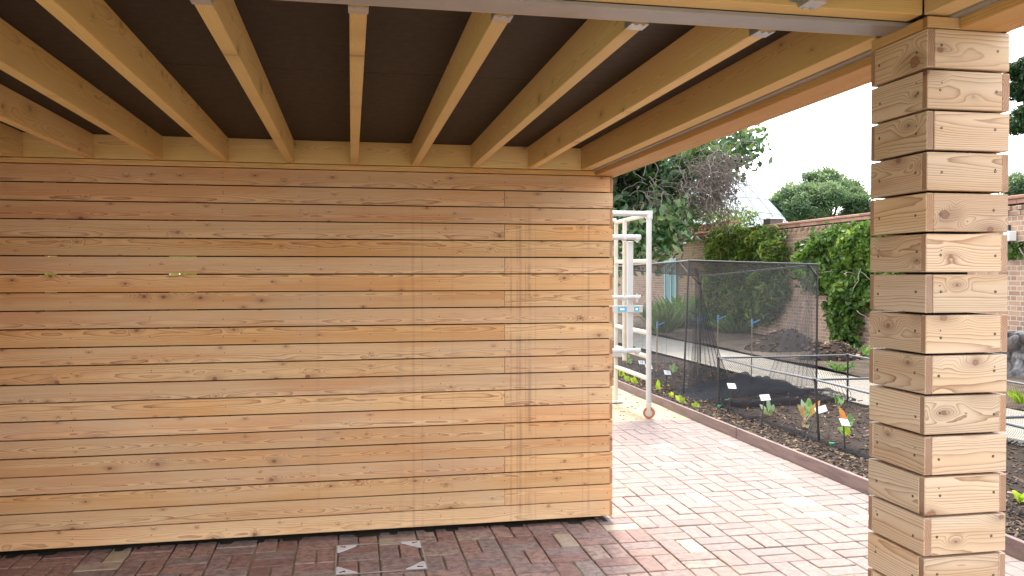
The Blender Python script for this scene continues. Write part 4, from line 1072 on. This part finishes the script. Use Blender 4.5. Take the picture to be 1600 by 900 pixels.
# bushes behind the wall under that tree
M['shrub'] = leaf_mat('garden_shrub_leaf', [(0, (.05, .10, .02)), (.5, (.11, .17, .04)), (.85, (.19, .24, .06)), (1, (.30, .14, .12))], trans=.4)
o = at_d(1105, 345, 30.); tree('garden_shrub', 'pale green and pinkish shrub behind the garden wall under the dark tree', (o.x, o.y, 0), (o.x, o.y, o.z - .3), (1.9, 1.6, 1.2), 60, 90, .42, .11, .5, M['shrub'], .08)
M['acacia'] = leaf_mat('feathery_tree_leaf', [(0, (.05, .095, .05)), (.4, (.115, .185, .095)), (.75, (.19, .27, .14)), (1, (.28, .36, .19))], trans=.38)
def umbrella_tree(name, label, u0, v0, d, parts, per, leaf, mat, base_uv):
    o_ = at_d(*base_uv, d); base = Vector((o_.x, o_.y, 0)); o = tag(empty(name, tuple(base)), label, 'tree', None, 'thing')
    C = []; tone = []; b = MB(); fork = Vector((o_.x, o_.y, o_.z)); ps = d / FPX
    b.tube([base - Vector((0, 0, .2)), base.lerp(fork, .6), fork], [.34, .28, .22], 9)
    for (u, v, ru, rv, dd) in parts:
        c = at_d(u, v, d + dd); rx = ru * ps; rz = (rv + 3) * ps
        for k in range(int(9 + ru * 1.3)):
            dv_ = Vector((rng.gauss(0, 1), rng.gauss(0, 1), rng.gauss(0, .8))).normalized() * rng.uniform(.4, 1.15)
            cc = c + Vector((dv_.x * rx, dv_.y * rx, dv_.z * rz)); m_ = int(1.0 * per * rng.uniform(.6, 1.3))
            g = nrg.normal(size=(m_, 3)); g /= np.linalg.norm(g, axis=1, keepdims=True); g *= nrg.random((m_, 1)) ** .4
            gz = g[:, 2].copy(); g = g * np.array((.50, .50, .34)) * (d / 60) * 1.25; C.append(np.array(cc) + g); tone.append(.36 + .30 * dv_.z + rng.gauss(0, .13) + .30 * gz)  # tops of clumps and crown toned lighter, painting in light from above
        m_ = fork.lerp(c, .55) + Vector((0, 0, .25)); b.tube([fork, m_, c], [.12, .07, .03], 6)
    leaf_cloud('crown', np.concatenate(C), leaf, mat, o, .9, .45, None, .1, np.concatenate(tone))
    b.build('trunk', M['bark'], o, True); return o
umbrella_tree('domed_tree', 'rounded feathery light green tree standing beyond the wall right of the glasshouse', 0, 0, 60.,
    [(1285, 292, 34, 18, 0), (1250, 304, 26, 15, -2), (1318, 296, 26, 16, 2), (1338, 316, 22, 16, 0), (1228, 322, 22, 13, 0), (1262, 322, 26, 14, -3), (1300, 306, 26, 12, -3), (1338, 338, 22, 8, 2), (1240, 338, 20, 10, 3), (1222, 312, 8, 8, 0), (1354, 330, 12, 12, 0), (1275, 340, 22, 8, 2), (1285, 276, 20, 8, 0)], 120, .19, M['acacia'], (1298, 356))
M['pine'] = leaf_mat('pine_needles', [(0, (.012, .035, .014)), (.5, (.035, .075, .026)), (1, (.085, .13, .04))], trans=.15)
umbrella_tree('pine_tree', 'dark pine tree at the right edge of the view behind the pillar', 0, 0, 34.,
    [(1606, 108, 22, 14, 0), (1632, 130, 26, 18, 0), (1600, 140, 16, 10, 1), (1610, 182, 24, 12, 0), (1640, 170, 26, 14, 0), (1592, 196, 12, 6, 0), (1660, 200, 24, 14, 0)], 200, .15, M['pine'], (1668, 330))
umbrella_tree('leafy_tree', 'bright green leafy tree just over the wall right of the pillar', 0, 0, 55.,
    [(1600, 284, 22, 14, 0), (1632, 276, 24, 18, 0), (1590, 298, 14, 8, 0), (1618, 300, 24, 8, 0), (1670, 284, 30, 16, 0)], 150, .20, M['acacia'], (1640, 330))
for k, (x, y, r_, lab) in enumerate(((-13, 52, 3.6, 'broad green tree far behind the board wall on the left'), (-3, 62, 4.2, 'taller green tree far behind the board wall'), (3, 46, 2.6, 'small green tree far behind the scaffold tower'))):
    tree('garden_tree', lab, (x, y, 0), (x, y, r_ * 1.1 + .6), (r_, r_, r_), 70, 70, .9, .4, .5, M['acacia'], .25)

hd = tag(empty('garden_hedge', (-8, 30, 0)), 'long clipped green hedge far behind the board wall', 'hedge', None, 'thing')
leaf_cloud('foliage', [(rng.uniform(-24, 4), 30 + rng.uniform(-.7, .7), 2.9 * rng.random() ** .8) for _ in range(15000)], .30, M['leaf_lime'], hd, .3, .5)
# ------------------------------------------------------------------ glasshouse dome
n = NT('glasshouse_glass'); p = n.pos()
n.principled(n.mix(n.mul(n.noise(p, .8, 3.), .35), (.66, .71, .74), (.50, .57, .61)), .18, 0., None, .6); M['glass'] = n.mat
M['bar'] = plain('glazing_bar', (.33, .36, .38), .5, bump=0)
gd = 52.; gc_ = at_d(1110, 362, gd); ga, gb = 118 * gd / FPX, 105 * gd / FPX
gh = tag(empty('glasshouse', (gc_.x, gc_.y, 0)), 'white glazed curved glasshouse roof rising behind the garden wall between two trees', 'glasshouse', None, 'thing')
def dome(a, t, k=1.):                          # t = 0 at the eaves, 1 at the apex
    r_ = (1 - t ** 1.3) ** (1 / 1.3); return (gc_.x + ga * k * r_ * math.cos(a), gc_.y + ga * k * r_ * math.sin(a), gc_.z + gb * k * t)
grid(lambda u, v: dome(u * 2 * math.pi, v * .999), 33, 16, 'glass_dome', M['glass'], gh, smooth=False)
b = MB()
for k in range(22): b.tube([dome(k * 2 * math.pi / 22 + .1, t, 1.004) for t in np.linspace(0, .99, 14)], .05, 5)
for t in (.002, .22, .44, .66, .85): b.tube([dome(a, t, 1.004) for a in np.linspace(0, 2 * math.pi, 49)], .04, 5)
b.build('glazing_bars', M['bar'], gh)
b = MB(); b.tube([(gc_.x, gc_.y, 0), (gc_.x, gc_.y, gc_.z)], ga * 1.01, 36); b.build('drum_wall', M['glass'], gh)
